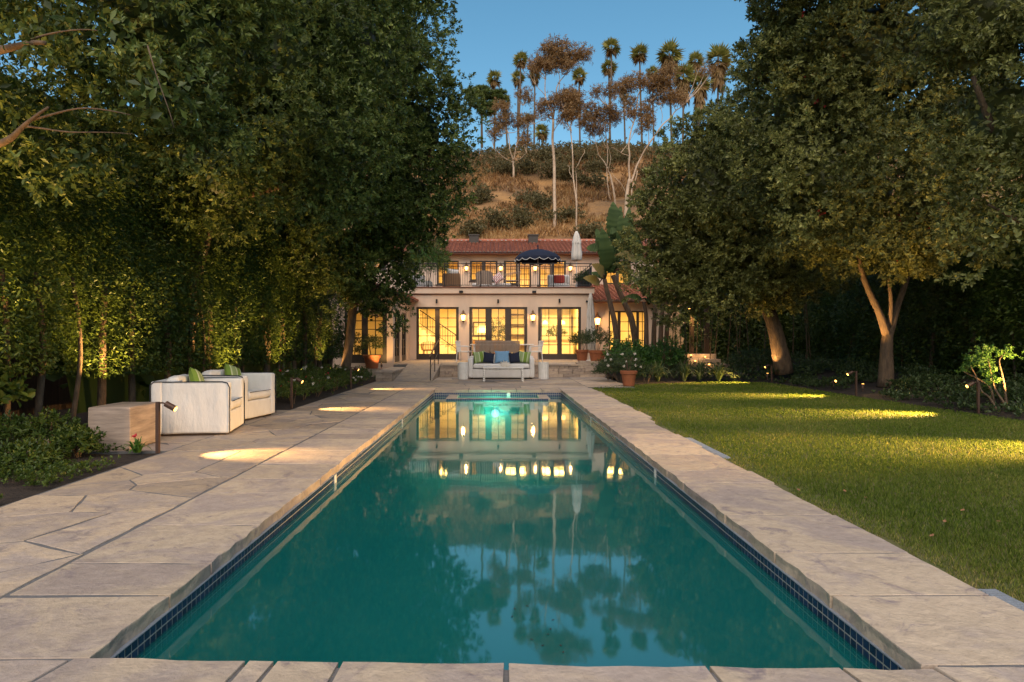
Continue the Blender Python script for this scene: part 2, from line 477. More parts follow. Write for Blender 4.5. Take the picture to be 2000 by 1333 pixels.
shell = MB()
D0, D1 = -1.5, -2.1
shell.add([(PXL,PY0-0.1,0),(PXR,PY0-0.1,0),(PXR,PY1,0),(PXL,PY1,0),(PXL,PY0-0.1,D0),(PXR,PY0-0.1,D0),(PXR,PY1,D1),(PXL,PY1,D1)],
          [(4,5,6,7),(0,4,7,3),(1,2,6,5),(0,1,5,4),(3,7,6,2)])
shell.v = [(x + (0.03 if x > 0 else -0.03), y + (0.03 if y > 10 else 0), z - 0.07 if z == 0 else z) for x, y, z in shell.v]
pool = tag(shell.build('pool', m_pool), kind='structure')
wat = MB().add([(PXL-0.02,PY0-0.12,WZ),(PXR+0.02,PY0-0.12,WZ),(PXR+0.02,PY1+0.02,WZ),(PXL-0.02,PY1+0.02,WZ)], [(0,1,2,3)]).build('pool_water', m_water)
tag(wat, kind='structure')

def stone(name, poly, z0, z1, mat, parent, rough=0.006, step=0.14, bev=0.005, rough_edge=None, re_amp=0.018):
    pts = []
    n = len(poly)
    for i in range(n):
        a = Vector((*poly[i], 0)); b = Vector((*poly[(i+1) % n], 0))
        k = max(1, int((b-a).length / step))
        nr = Vector(((b-a).y, -(b-a).x, 0)).normalized()
        for j in range(k):
            p = a.lerp(b, j/k)
            amp = re_amp if (rough_edge is not None and i == rough_edge) else rough
            if j == 0: amp *= 0.4
            p = p + nr*random.uniform(-amp, amp*0.35)
            pts.append(p)
    c = sum(pts, Vector((0,0,0)))/len(pts)
    N = len(pts)
    vs, fs = [], []
    for p in pts: vs.append((p.x, p.y, z0))
    for p in pts:
        q = p + (c-p).normalized()*random.uniform(-0.004, 0.008)
        vs.append((q.x, q.y, (z0*0.45+z1*0.55) + random.uniform(-0.008, 0.008)))
    for p in pts:
        q = p + (c-p).normalized()*bev*0.35
        vs.append((q.x, q.y, z1 - bev*random.uniform(0.6, 1.1)))
    for p in pts:
        q = p + (c-p).normalized()*bev*0.8
        vs.append((q.x, q.y, z1 + random.uniform(-0.002, 0.001)))
    for k in range(3):
        for i in range(N):
            j = (i+1) % N
            fs.append((k*N+i, k*N+j, (k+1)*N+j, (k+1)*N+i))
    fs.append(tuple(3*N+i for i in range(N)))
    mb = MB(); mb.add(vs, fs)
    return mb.build(name, mat, parent)

coping = tag(MB().box(PXL-0.80, PXL-0.07, 2.1, 19.6, -0.086, -0.003).box(PXR+0.07, PXR+0.80, 2.1, 19.6, -0.086, -0.003)
             .box(PXL-0.07, PXR+0.07, PY1+0.07, 19.6, -0.086, -0.004).add([(PXL-0.07,1.9,-0.086),(PXR+0.07,1.9,-0.086),(PXR+0.07,2.77,-0.086),(PXL-0.07,2.86,-0.086),(PXL-0.07,1.9,-0.006),(PXR+0.07,1.9,-0.006),(PXR+0.07,2.77,-0.006),(PXL-0.07,2.86,-0.006)], [(3,2,1,0),(4,5,6,7),(0,1,5,4),(1,2,6,5),(2,3,7,6),(3,0,4,7)]).build('pool_coping', m_grout), kind='structure')
def run(y0, y1, first):
    ys = list(first)
    while ys[-1] < y1 - 1.1:
        ys.append(ys[-1] + random.choice([0.55, 0.7, 0.85, 0.95, 1.1])*random.uniform(0.9, 1.1))
    ys.append(y1)
    return ys
gp = 0.008
ysl = run(2.9, PY1, [2.90, 3.62, 4.14, 5.0, 6.07, 6.7, 7.48])
for a, b in zip(ysl, ysl[1:]):
    sk = random.uniform(-0.03, 0.03)
    stone('coping_stone', [(-2.60+gp, a+gp+sk), (PXL, a+gp), (PXL, b-gp), (-2.60+gp, b-gp+sk)], -0.075, 0.002, m_stone, coping, rough_edge=1)
ysr = run(2.85, PY1, [2.84, 3.62, 4.35, 5.30, 6.49, 7.1, 8.09, 8.72, 9.9])
for a, b in zip(ysr, ysr[1:]):
    w = 2.60 + random.uniform(-0.02, 0.06) + (0.12 if a > 12 else 0)
    stone('coping_stone', [(PXR, a+gp), (w, a+gp), (w, b-gp), (PXR, b-gp)], -0.075, 0.002, m_stone, coping, rough_edge=3)
xs = [-2.6, -1.72, -0.78, -0.15, 0.55, 1.25, 1.78, 2.72]
for i, (a, b) in enumerate(zip(xs, xs[1:])):
    stone('coping_stone', [(a+gp, PY1+(gp if i in (0, 6) else 0)), (b-gp, PY1+(gp if i in (0, 6) else 0)), (b-gp, 19.62), (a+gp, 19.62)], -0.075, 0.002, m_stone, coping, rough_edge=0, re_amp=0.012)
xf = [(-3.3,-3.3), (-1.80,-1.99), (-1.05,-1.12), (-0.93,-0.99), (-0.655,-0.69), (0.04,0.04), (0.875,0.93), (1.42,1.52), (1.80,1.98), (2.9,2.9)]
for i, ((a, a2), (b, b2)) in enumerate(zip(xf, xf[1:])):
    yl = 2.905 - 0.025*(a + 2)
    yr = 2.905 - 0.025*(b + 2)
    inside = 1 <= i <= 7
    if i == 0: yl = yr = 2.885
    if i == 8: yl = yr = 2.822
    stone('coping_stone', [(a2+gp, 1.95), (b2-gp, 1.95), (b-gp, yr), (a+gp, yl)], -0.075, 0.004, m_stone, coping, rough_edge=2, re_amp=0.018)

# waterline tiles
band = MB()
tz0 = -0.30
band.box(PXL-0.028, PXL-0.006+0.004, PY0-0.1, PY1, tz0, -0.076).box(PXR-0.002, PXR+0.028, PY0-0.1, PY1, tz0, -0.076).box(PXL+0.003, PXR-0.003, PY1-0.004, PY1+0.02, tz0, -0.0765)
tile_bed = band.build('waterline_band', m_tgrout, pool)
TS = 0.058
tile_me = None
rest = MB()
def tile_pos():
    out = []
    n = int((PY1-PY0+0.05)/TS)
    for i in range(n):
        for r in range(3):
            z = -0.098 - r*TS
            y = PY0 - 0.05 + (i+0.5)*TS
            out.append((y, 'L', y, z)); out.append((y, 'R', y, z))
    for i in range(int((PXR-PXL)/TS)):
        for r in range(3):
            out.append((99, 'F', PXL + (i+0.75)*TS, -0.098 - r*TS))
    return sorted(out)
t_shared = {}
cnt = 0
for d, side, q, z in tile_pos():
    h = TS*0.5 - 0.0048
    if side == 'L': b = (PXL-0.006, PXL+0.0005, q-h, q+h, z-h, z+h)
    elif side == 'R': b = (PXR-0.0045, PXR+0.002, q-h, q+h, z-h, z+h)
    else: b = (q-h, q+h, PY1-0.0065, PY1-0.001, z-h, z+h)
    if side != 'F' and z > -0.17 and cnt < 290:
        cnt += 1
        cx, cyy, cz = (b[0]+b[1])/2, (b[2]+b[3])/2, (b[4]+b[5])/2
        if side not in t_shared:
            t_shared[side] = MB().box(b[0]-cx, b[1]-cx, b[2]-cyy, b[3]-cyy, b[4]-cz, b[5]-cz).build('waterline_tile', m_navytile, pool, local=True)
            o = t_shared[side]
        else:
            o = t_shared[side].copy(); COL.objects.link(o)
        o.location = (cx, cyy, cz)
    else:
        rest.box(*b)
tag(rest.build('waterline_tile', m_navytile, pool), kind='stuff')
# pool cover track under the coping
box('cover_track', m_drain, pool, PXL-0.012, PXL+0.010, PY0-0.1, PY1-0.02, -0.0755, -0.070)
box('cover_track', m_drain, pool, PXR-0.010, PXR+0.012, PY0-0.1, PY1-0.02, -0.0755, -0.070)
# pale depth tiles
for X, Y in ((PXL+0.004, 7.3), (PXL+0.004, 12.5), (PXR-0.004, 7.6), (PXR-0.004, 12.8)):
    box('depth_tile', m_white, pool, X-0.004, X+0.004, Y-0.045, Y+0.045, -0.17, -0.08)
# spa at the far end
spa = thing('spa', 'sunken spa with tiled rim at the far end of the pool', 'spa', (0, 17.4, 0))
SX0, SX1, SY = -1.29, 1.36, 17.45
MB().box(SX0, SX1, SY, SY+0.24, D1, -0.16).box(SX0, SX0+0.24, SY+0.24, PY1-0.02, D1, -0.1605).box(SX1-0.24, SX1, SY+0.24, PY1-0.02, D1, -0.1605).build('spa_wall', m_pool, spa)
MB().box(SX0-0.012, SX1+0.012, SY-0.012, SY+0.25, -0.158, -0.128).box(SX0-0.012, SX0+0.25, SY+0.25, PY1-0.03, -0.158, -0.1285).box(SX1-0.25, SX1+0.012, SY+0.25, PY1-0.03, -0.158, -0.1285).build('spa_rim', m_stone, spa)
for i in range(int((SX1-SX0)/TS)):
    x = SX0 + (i+0.5)*TS
    box('rim_tile', m_navytile, spa, x-0.026, x+0.026, SY-0.021, SY-0.012, -0.172, -0.129)
def pool_lamp(loc, label):
    t = thing('pool_light', label, 'pool light', loc, group='underwater pool lights')
    x, y, z = loc
    r1 = MB().lathe([(0.13,0),(0.13,0.02),(0.10,0.03)], n=20); r1.v = [(x+a, y-c, z+b) for a, b, c in r1.v]; r1.build('rim_ring', m_drain, t)
    r2 = MB().lathe([(0.095,0.028),(0.09,0.036),(0.02,0.045)], n=20); r2.v = [(x+a, y-c, z+b) for a, b, c in r2.v]; r2.build('lens', m_pool_lamp, t)
    point((x, y-0.30, z), 70, t, 0.14, (0.40, 1.0, 0.72))
pool_lamp((-0.04, SY-0.002, -0.50), 'round underwater lamp on the outer face of the spa wall')
pool_lamp((-0.04, PY1-0.012, -0.55), 'round underwater lamp inside the spa on its back wall')
fit = MB().lathe([(0.055,0),(0.055,0.008),(0.03,0.014)], n=16); fit.v = [(0.33+a, PY1-0.011-c, -0.12+b) for a, b, c in fit.v]
fit.build('return_fitting', m_white, pool, smooth=False)

# flagstone deck: Voronoi cells
def clip(poly, nx, ny, d):
    out = []
    for i in range(len(poly)):
        a, b = poly[i], poly[(i+1) % len(poly)]
        da = a[0]*nx + a[1]*ny - d; db = b[0]*nx + b[1]*ny - d
        if da <= 0: out.append(a)
        if da*db < 0:
            t = da/(da-db); out.append((a[0]+(b[0]-a[0])*t, a[1]+(b[1]-a[1])*t))
    return out
def cells(x0, x1, y0, y1, size, aspect=1.25, gap=0.0075):
    nx = max(1, round((x1-x0)/(size*aspect))); ny = max(1, round((y1-y0)/size))
    S = [(x0+(i+0.5+random.uniform(-0.38,0.38)+(0.25 if j % 2 else -0.25))*(x1-x0)/nx, y0+(j+0.5+random.uniform(-0.38,0.38))*(y1-y0)/ny) for i in range(nx) for j in range(ny)]
    S = [s for s in S if random.random() > 0.12]
    res = []
    for a in S:
        poly = [(x0+gap,y0+gap),(x1-gap,y0+gap),(x1-gap,y1-gap),(x0+gap,y1-gap)]
        for b in S:
            if b is a or abs(b[0]-a[0])+abs(b[1]-a[1]) > 5: continue
            dx, dy = b[0]-a[0], b[1]-a[1]; L = math.hypot(dx, dy)
            dx /= L; dy /= L
            poly = clip(poly, dx, dy, dx*(a[0]+b[0])/2 + dy*(a[1]+b[1])/2 - gap*random.uniform(0.7, 1.2))
            if len(poly) < 3: break
        if len(poly) >= 3:
            # drop tiny edges
            q = [p for i, p in enumerate(poly) if math.hypot(p[0]-poly[i-1][0], p[1]-poly[i-1][1]) > 0.04]
            res.append(q if len(q) >= 3 else poly)
    return res
deck = tag(MB().box(-4.06, -2.52, 0.5, 26.4, -0.088, -0.004).box(-6.25, -4.062, 8.35, 13.4, -0.088, -0.004)
           .box(-2.518, 2.66, 19.63, 25.75, -0.088, -0.004).box(2.662, 4.05, 20.0, 25.75, -0.088, -0.0045).build('deck', m_grout), kind='structure')
for reg in ((-4.04, -2.61, 1.6, 8.4, 0.60, 1.15), (-4.04, -2.61, 8.4, 19.6, 0.68, 1.1), (-6.2, -4.04, 8.4, 13.35, 0.8, 1.15), (-4.04, 2.66, 19.63, 25.7, 1.0, 1.4), (2.66, 4.0, 20.05, 25.7, 0.95, 1.2)):
    for poly in cells(*reg):
        stone('flagstone', poly, -0.05, 0.0 + random.uniform(-0.003, 0.002), m_flag, deck, rough=0.014, step=0.13, bev=0.004)

# lawn
LX0, LX1 = 2.58, 8.95
lawn_poly = [(2.3, -3), (LX1+0.3, -3), (LX1+0.1, 11.5), (LX1, 13), (LX1-0.1, 17), (8.9, 22.5), (7.3, 23.0), (4.1, 21.2), (2.85, 20.05), (2.3, 19.5)]
bm = MB(); bm.add([(x, y, -0.035) for x, y in lawn_poly], [tuple(range(len(lawn_poly)))])
lawn = tag(bm.build('lawn', m_turf), kind='structure')
def in_lawn(x, y):
    far = np.where(x < 4.1, 20.05 + (x-2.85)*0.92, np.where(x < 7.3, 21.2 + (x-4.1)*0.56, 23.0 - (x-7.3)*0.31))
    right = np.where(y < 11.5, LX1+0.1+0.2*(11.5-y)/14.5, np.where(y < 17, LX1+0.1-0.2*(y-11.5)/5.5, 8.9))
    left = 2.66 + 0.05*np.sin(y*3.1) + 0.03*np.sin(y*11) + np.where(y > 12, 0.10, 0)
    return (y < far) & (x < right) & (x > left)
def lawn_blades():
    parts = []
    for y0, y1, dens, h, w in ((2.0, 5.0, 4800, 0.048, 0.0052), (5.0, 8.0, 3400, 0.048, 0.0065), (8.0, 12.0, 1700, 0.05, 0.009), (12.0, 17.0, 900, 0.052, 0.013), (17.0, 23.2, 480, 0.055, 0.020)):
        n = int(dens*(y1-y0)*6.5)
        x = RNG.uniform(LX0, LX1+0.3, n); y = RNG.uniform(y0, y1, n)
        k = in_lawn(x, y) & (x*F/y < 1900)
        x, y = x[k], y[k]; n = len(x)
        patch = 0.5 + 0.5*np.sin(x*1.7+1.3*np.sin(y*0.9))*np.sin(y*1.35+0.7*np.sin(x*2.1)) + RNG.normal(scale=0.25, size=n)
        edge = np.clip(1-(x-2.62)/0.35, 0, 1)
        r = np.clip(0.38 + 0.36*(patch-0.5) + RNG.normal(scale=0.16, size=n) + 0.6*edge*RNG.uniform(0, 1, n), 0, 1)
        P = np.stack([x, y, np.full(n, -0.037)], 1)
        D = unit(np.stack([RNG.normal(scale=0.45, size=n), RNG.normal(scale=0.45, size=n), np.ones(n)], 1))
        N = unit(np.stack([RNG.normal(size=n), RNG.normal(size=n), np.zeros(n)], 1))
        hh = h*RNG.uniform(0.6, 1.25, n)*(1-0.5*edge)
        parts.append(leaves(P, D, N, hh, np.full(n, w), r))
    return joinp(parts)
v, t, r = lawn_blades()
tag(big_mesh('lawn_grass', v, t, lm_grass, None, r), 'short mown green grass covering the lawn beside the pool', 'grass', kind='stuff')
# slot drains along the coping
for y0, y1 in ((2.2, 3.75), (8.0, 9.6)):
    d = thing('slot_drain', 'grey slotted drain strip between coping and lawn, ' + ('long piece at the near pool corner' if y0 < 5 else 'piece farther along the pool'), 'drain', (2.68, y0, -0.03))
    MB().box(2.625, 2.74, y0, y1, -0.05, -0.012).build('channel', m_drain, d)
    k = int((y1-y0)/0.03)
    sl = MB()
    for i in range(k):
        yy = y0 + (i+0.5)*0.03
        sl.box(2.64, 2.725, yy-0.005, yy+0.005, -0.0115, -0.006)
    tag(sl.build('grate_bar', m_drain, d), kind='stuff')
# fallen leaves
def litter(p, s, label, n=None):
    a = random.uniform(0, 6.28)
    c, sn = math.cos(a), math.sin(a)
    pts = [(-1,0,0),(-0.4,0.42,0.12),(0.4,0.36,0.14),(1,0,0.3),(0.4,-0.36,0.16),(-0.4,-0.42,0.1),(0,0,0.02)]
    mb = MB(); mb.add([(p[0]+s*(x*c-y*sn), p[1]+s*(x*sn+y*c), p[2]+s*z) for x, y, z in pts], [(0,6,1),(1,6,2),(2,6,3),(3,6,4),(4,6,5),(5,6,0)])
    return tag(mb.build('fallen_leaf', m_litter if s > 0.02 else m_soil), label, 'leaf', 'fallen leaves')
for u, v in ((1820,1050),(1845,1022),(1690,975),(1650,962),(1950,1022),(1560,960),(1480,815),(1880,1000)):
    q = ground(u, v); litter((q.x, q.y, 0.012), 0.03, 'brown curled fallen leaf lying on the lawn')
for u, v in ((1075,1230),(1070,1240),(1080,1212),(1100,1275),(1095,1262),(1030,1185),(1005,1190),(1038,1250),(1060,1262),(1000,1205)):
    q = ground(u, v, WZ); litter((q.x, q.y, WZ+0.002), 0.010, 'small dark leaf floating on the pool water')

# planting beds
def bed(name, x0, x1, y0, y1, zf, step=0.35):
    nx = int((x1-x0)/step)+1; ny = int((y1-y0)/step)+1
    vs = []
    for j in range(ny+1):
        for i in range(nx+1):
            x = x0+(x1-x0)*i/nx; y = y0+(y1-y0)*j/ny
            vs.append((x, y, zf(x, y) + 0.02*mnoise.noise((x*2, y*2, 0))))
    fs = [(j*(nx+1)+i, j*(nx+1)+i+1, (j+1)*(nx+1)+i+1, (j+1)*(nx+1)+i) for j in range(ny) for i in range(nx)]
    return tag(MB().add(vs, fs).build(name, m_soil, smooth=True), kind='structure')
def zr(x, y):
    far = 20.05+(x-2.85)*0.92 if x < 4.1 else (21.2+(x-4.1)*0.56 if x < 7.3 else 23.0-(x-7.3)*0.31)
    d = max(y-far, x-9.0)                     # distance into the bed from the lawn edge
    if d < 0: return -0.2
    return -0.05 + 0.34*max(0, min(1, (x-8.9)/3.5)) + 0.30*max(0, min(1, (y-far)/5)) if x < 9 or y > 21 else -0.05 + 0.34*max(0, min(1, (x-8.9)/3.5))
bed('planting_bed_left', -9.5, -4.07, -1, 8.33, lambda x, y: -0.02)
bed('planting_bed_left_far', -9.5, -4.07, 13.42, 26.4, lambda x, y: 0.0)
bed('planting_bed_left_middle', -9.5, -6.26, 8.34, 13.41, lambda x, y: 0.0)
bed('planting_bed_right', 8.75, 16, -1, 23.2, zr)
bed('planting_bed_back', 4.06, 16, 20.6, 32.4, zr)
BEDZ = zr

# ------------------------------------------------------------------ hillside
KH = 1.7                       # the bluff stands well back: its trees' reflections in the pool are shifted by only about 22 pixels
def ridge_z(x):
    return 42.2 + 0.6*math.sin(x*0.041+0.6) + 0.02*x
def hill_z(x, y):
    t = max(0.0, min(1.0, (y-80)/70))
    z = 4 + (ridge_z(x)-4)*t**0.85
    if y > 150: z = ridge_z(x)
    z += 2.1*mnoise.fractal((x*0.06, y*0.045, 3.1), 0.9, 2.0, 5)*min(1, t*3)*(1 if y < 146 else 0.35)
    return z
def build_hill():
    vs, fs = [], []
    xs = np.linspace(-145, 145, 110); ys = np.concatenate([np.linspace(75, 157, 64), np.linspace(162, 400, 12)])
    for y in ys:
        for x in xs: vs.append((x, y, hill_z(x, y) if y > 75.5 else -1.0))
    n = len(xs)
    for j in range(len(ys)-1):
        for i in range(n-1): fs.append((j*n+i, j*n+i+1, (j+1)*n+i+1, (j+1)*n+i))
    return tag(MB().add(vs, fs).build('hillside', m_hill, smooth=True), kind='structure')
build_hill()
def hill_hit(u, v):
    y = 81.0
    while y < 190:
        p = at(u, v, y)
        if hill_z(p.x, y) >= p.z: return Vector((p.x, y, hill_z(p.x, y)))
        y += 0.25
    return at(u, v, 150)
def dry_brush():
    n = 17000
    x = RNG.uniform(-21, 45, n); y = RNG.uniform(88, 151, n)
    z = np.array([hill_z(a, b) for a, b in zip(x, y)])
    k = 3
    P = np.repeat(np.stack([x, y, z-0.05], 1), k, 0) + RNG.normal(scale=0.2, size=(n*k, 3))*np.array([1,1,0])
    D = unit(np.stack([RNG.normal(scale=0.5, size=n*k), RNG.normal(scale=0.4, size=n*k)-0.3, np.ones(n*k)], 1))
    N = unit(RNG.normal(size=(n*k, 3)))
    pt = np.array([mnoise.noise((a*0.065, b*0.065, 1.0)) for a, b in zip(x, y)])
    r = np.clip(np.repeat(0.5 + 0.9*pt, k) + RNG.normal(scale=0.25, size=n*k), 0, 1)
    ok = np.repeat(pt + 0.4*np.array([mnoise.noise((a*0.3, b*0.3, 4.0)) for a, b in zip(x, y)]) > -0.10, k)
    P, D, N, r = P[ok], D[ok], N[ok], r[ok]; k = 1; n = len(P)
    return leaves(P, D, N, RNG.uniform(0.4, 1.3, n*k), RNG.uniform(0.08, 0.24, n*k), r)
v, t, r = dry_brush()
tag(big_mesh('dry_brush', v, t, lm_dry, None, r), 'dry golden grass and brush covering the steep slope', 'grass', kind='stuff')

# ------------------------------------------------------------------ house
TZ = 0.47                     # terrace level
YF, YU, YR, YW = 31.5, 38.0, 33.0, 26.5     # main front, upper front, right wing front, left wing front
def xs_(u, Y): return (u-CU)*Y/F
def zs_(v, Y): return CAMH-(v-CV)*Y/F
house = thing('house', 'cream stucco villa with red tile roofs, balcony and glowing french doors', 'house', (0, YF, TZ))

def wall_cells(mb, a0, a1, z0, z1, t0, t1, ops, axis='x'):
    As = sorted(set([a0, a1] + [q for o in ops for q in o[:2]])); Zs = sorted(set([z0, z1] + [q for o in ops for q in o[2:]]))
    for i in range(len(As)-1):
        for j in range(len(Zs)-1):
            ca, cz = (As[i]+As[i+1])/2, (Zs[j]+Zs[j+1])/2
            if ca < a0 or ca > a1 or cz < z0 or cz > z1: continue
            if any(o[0] < ca < o[1] and o[2] < cz < o[3] for o in ops): continue
            if axis == 'x': mb.box(As[i], As[i+1], t0, t1, Zs[j], Zs[j+1])
            else: mb.box(t0, t1, As[i], As[i+1], Zs[j], Zs[j+1])
    return mb

def glazed(name, a0, a1, z0, z1, t, glass, gz0, gz1, rows, cols=2, axis='x', handle=True, sign=-1):
    """framed opening: its frame mesh with panes, bars and handles as children. t = outer face coordinate; sign = outward direction"""
    th = 0.09
    lo, hi = (t, t+th) if sign < 0 else (t-th, t)
    ops = [(g0, g1, gz0, gz1) for g0, g1 in glass]
    fr = wall_cells(MB(), a0, a1, z0, z1, lo, hi, ops, axis).build(name, m_bronze, house)
    mid = (lo+hi)/2
    def bx(nm, mat, p0, p1, q0, q1, d0, d1):
        if axis == 'x': return box(nm, mat, fr, p0, p1, d0, d1, q0, q1)
        return box(nm, mat, fr, d0, d1, p0, p1, q0, q1)
    for g0, g1 in glass:
        cw = (g1-g0)/cols; rh = (gz1-gz0)/rows
        for i in range(cols):
            for j in range(rows):
                bx('pane', m_glass, g0+i*cw+0.008, g0+(i+1)*cw-0.008, gz0+j*rh+0.008, gz0+(j+1)*rh-0.008, mid-0.004, mid+0.004)
        for i in range(1, cols):
            bx('muntin', m_bronze, g0+i*cw-0.016, g0+i*cw+0.016, gz0, gz1, mid-0.018, mid+0.018)
        for j in range(1, rows):
            bx('muntin', m_bronze, g0, g1, gz0+j*rh-0.016, gz0+j*rh+0.016, mid-0.017, mid+0.017)
    if handle and len(glass) >= 2:
        c = (glass[0][1]+glass[1][0])/2
        o0 = lo-0.05 if sign < 0 else hi+0.005
        bx('handle', m_iron, c-0.07, c-0.05, z0+0.95, z0+1.15, o0, o0+0.045)
        bx('handle', m_iron, c+0.05, c+0.07, z0+0.95, z0+1.15, o0, o0+0.045)
    return fr

# -- lower front wall
LZ1 = 3.49
doors = []
zt, zb = zs_(600, YF), TZ+0.02
gt, gb = zs_(604, YF), zs_(691.5, YF)
for u0, u1, gl in ((813, 896, [(818, 849.5), (858.5, 890.5)]), (916.5, 1030, [(921.5, 948), (960.5, 986.5), (998.5, 1024.5)]), (1051, 1135, [(1056, 1088.5), (1097.5, 1129.5)])):
    doors.append((xs_(u0, YF), xs_(u1, YF), [(xs_(a, YF), xs_(b, YF)) for a, b in gl]))
XL, XR_ = -4.02, 4.37
wall_cells(MB(), XL, XR_, TZ, LZ1, YF, YF+0.28, [(a, b, zb, zt) for a, b, _ in doors]).build('front_wall', m_plaster, house)
for a, b, gl in doors:
    glazed('french_door', a+0.003, b-0.003, zb, zt-0.003, YF+0.045, gl, gb, gt, 5)
    box('door_sill', m_wallstone, house, a-0.06, b+0.06, YF-0.12, YF-0.003, TZ, TZ+0.035)
box('fascia_band', m_trim_brown, house, XL-0.05, XR_+0.05, YF-0.06, YF+0.2, LZ1+0.003, LZ1+0.045)
box('balcony_fascia', m_plaster, house, XL-0.12, XR_+0.12, YF-0.12, YF+0.3, LZ1+0.048, 3.80)
box('balcony_deck', m_trim_brown, house, XL-0.17, XR_+0.17, YF-0.17, YU-0.01, 3.803, 3.845)
for u, v in ((853, 589), (973, 589), (1092.5, 588)):
    x, z = xs_(u, YF), zs_(v, YF)
    f_ = MB().tube([(x, YF-0.07, z-0.09), (x, YF-0.07, z+0.09)], 0.042, 12).box(x-0.03, x+0.03, YF-0.05, YF-0.002, z-0.03, z+0.03).build('downlight', m_iron, house)
    spot((x, YF-0.10, z-0.11), (x, YF-0.5, TZ), 9, house, 75, 0.7, 0.03)
for u in (901, 1043):
    x = xs_(u, YF); box('fascia_lamp', m_iron, house, x-0.09, x+0.09, YF-0.20, YF-0.125, 3.56, 3.66)
for u, v in ((802.5, 590), (1146, 589)):
    x, z = xs_(u, YF), zs_(v, YF)
    MB().lathe([(0.05,0),(0.05,0.05),(0.03,0.09)], (x, YF-0.055, z-0.05), 12).build('security_camera', m_iron, house)

# -- upper storey
UZ0, UZ1 = 3.80, 6.12
def up(u): return xs_(u, YU)
ut = zs_(509.5, YU)
ups = [  # u0,u1, glass list, bottom z, rows
    (853, 896, [(857, 872), (875.5, 893.5)], zs_(556, YU), 3),
    (918, 972, [(921.7, 941), (948.3, 968)], zs_(549, YU), 3),
    (984, 1011.5, [(988.5, 1007.5)], zs_(556, YU), 3),
    (1012.5, 1037.5, [(1016, 1034)], 3.86, 5),
    (1052.5, 1076, [(1056, 1074)], 3.86, 5),
    (1077, 1105.5, [(1082.5, 1101.5)], zs_(547, YU), 3),
    (1180, 1232, [(1184, 1203), (1209, 1228)], zs_(556, YU), 3),
    (700, 755, [(704, 726), (730, 751)], zs_(528, YU), 2)]
uo = []
for u0, u1, gl, b, rows in ups:
    uo.append((up(u0), up(u1), b, ut))
wall_cells(MB(), -8.3, 8.8, UZ0, UZ1, YU, YU+0.25, uo).build('upper_wall', m_plaster, house)
for (u0, u1, gl, b, rows), o in zip(ups, uo):
    gs = [(up(a), up(c)) for a, c in gl]
    door = rows == 5
    glazed('french_door' if door else 'window', o[0]+0.003, o[1]-0.003, b+0.002, ut-0.003, YU+0.03, gs, b+(0.25 if door else 0.09), ut-0.09, rows, handle=False)
    if not door:
        box('window_sill', m_bronze, house, o[0]-0.06, o[1]+0.06, YU-0.07, YU-0.003, b-0.05, b-0.004)
box('upper_side_wall', m_plaster, house, -8.3, -8.05, YU+0.253, 44, UZ0, UZ1)
box('upper_side_wall', m_plaster, house, 8.55, 8.8, YU+0.253, 44, UZ0, UZ1)
box('eave_board', m_trim_brown, house, -8.8, 9.3, YU-0.62, YU+0.2, UZ1+0.003, UZ1+0.06)

def tile_roof(name, O, e, s, n_cols, slope_len, mat=m_tile_roof, w=0.225, course=0.40, eave_caps=True, minlen=None):
    """O eave corner, e unit along eave, s unit up-slope; slope_len(i)->(start,length)"""
    O, e, s = Vector(O), Vector(e), Vector(s)
    nrm = e.cross(s).normalized()
    if nrm.z < 0: nrm = -nrm
    base = MB(); tiles = MB(); caps = MB()
    for i in range(n_cols):
        st, ln = slope_len(i)
        if ln <= 0.05: continue
        c0 = O + e*(i*w)
        base.add([c0+s*st, c0+e*w+s*st, c0+e*w+s*(st+ln), c0+s*(st+ln)], [(0,1,2,3)])
        k = max(1, int(round(ln/course)))
        cl = ln/k
        cc = c0 + e*(w*0.5)
        for j in range(k):
            a = cc + s*(st+j*cl-0.03) + nrm*(0.030+random.uniform(0,0.012)); b = cc + s*(st+(j+1)*cl) + nrm*0.008
            jit = e*random.uniform(-0.008, 0.008)
            ra, rb = 0.092, 0.070
            vs = []
            for q, rr in ((a+jit, ra), (b+jit, rb)):
                for m_ in range(6):
                    t = math.pi*m_/5
                    vs.append(q + e*(math.cos(t)*rr) + nrm*(math.sin(t)*rr*0.85))
            # thickness ring at the low end
            for m_ in range(6):
                t = math.pi*m_/5
                vs.append(a + jit + e*(math.cos(t)*(ra-0.02)) + nrm*(math.sin(t)*(ra-0.02)*0.85))
            tiles.add(vs, [(m_, m_+1, 6+m_+1, 6+m_) for m_ in range(5)] + [(m_+1, m_, 12+m_, 12+m_+1) for m_ in range(5)])
        if eave_caps:
            q = cc + s*(st+0.005) + nrm*0.02
            vs = [q + e*(math.cos(math.pi*m_/5)*0.078) + nrm*(math.sin(math.pi*m_/5)*0.066) for m_ in range(6)]
            caps.add(vs, [tuple(range(6))])
    rf = base.build(name, m_trim_brown, house)
    tag(tiles.build('roof_tile', mat, rf, smooth=False), kind='stuff')
    if caps.v: caps.build('mortar_stop', m_mortar, rf)
    return rf
ey, ez = YU-0.66, UZ1+0.07
ry, rz_ = 41.6, 7.42
L_ = math.hypot(ry-ey, rz_-ez)
rf = tile_roof('roof', (-8.9, ey, ez), (1,0,0), (0, (ry-ey)/L_, (rz_-ez)/L_), 81, lambda i: (0, L_))
rt = MB()
for i in range(45):
    x = -8.9 + i*0.405
    rt.tube([(x, ry, rz_+0.03), (x+0.42, ry, rz_+0.05)], [0.13, 0.11], 10)
tag(rt.build('ridge_tile', m_tile_roof, rf), kind='stuff')
rm = MB()
for i in range(60):
    x = -8.7 + i*0.3 + random.uniform(-0.08, 0.08); rm.box(x-0.05, x+0.05, ry-0.16, ry-0.10, rz_+0.02, rz_+0.07)
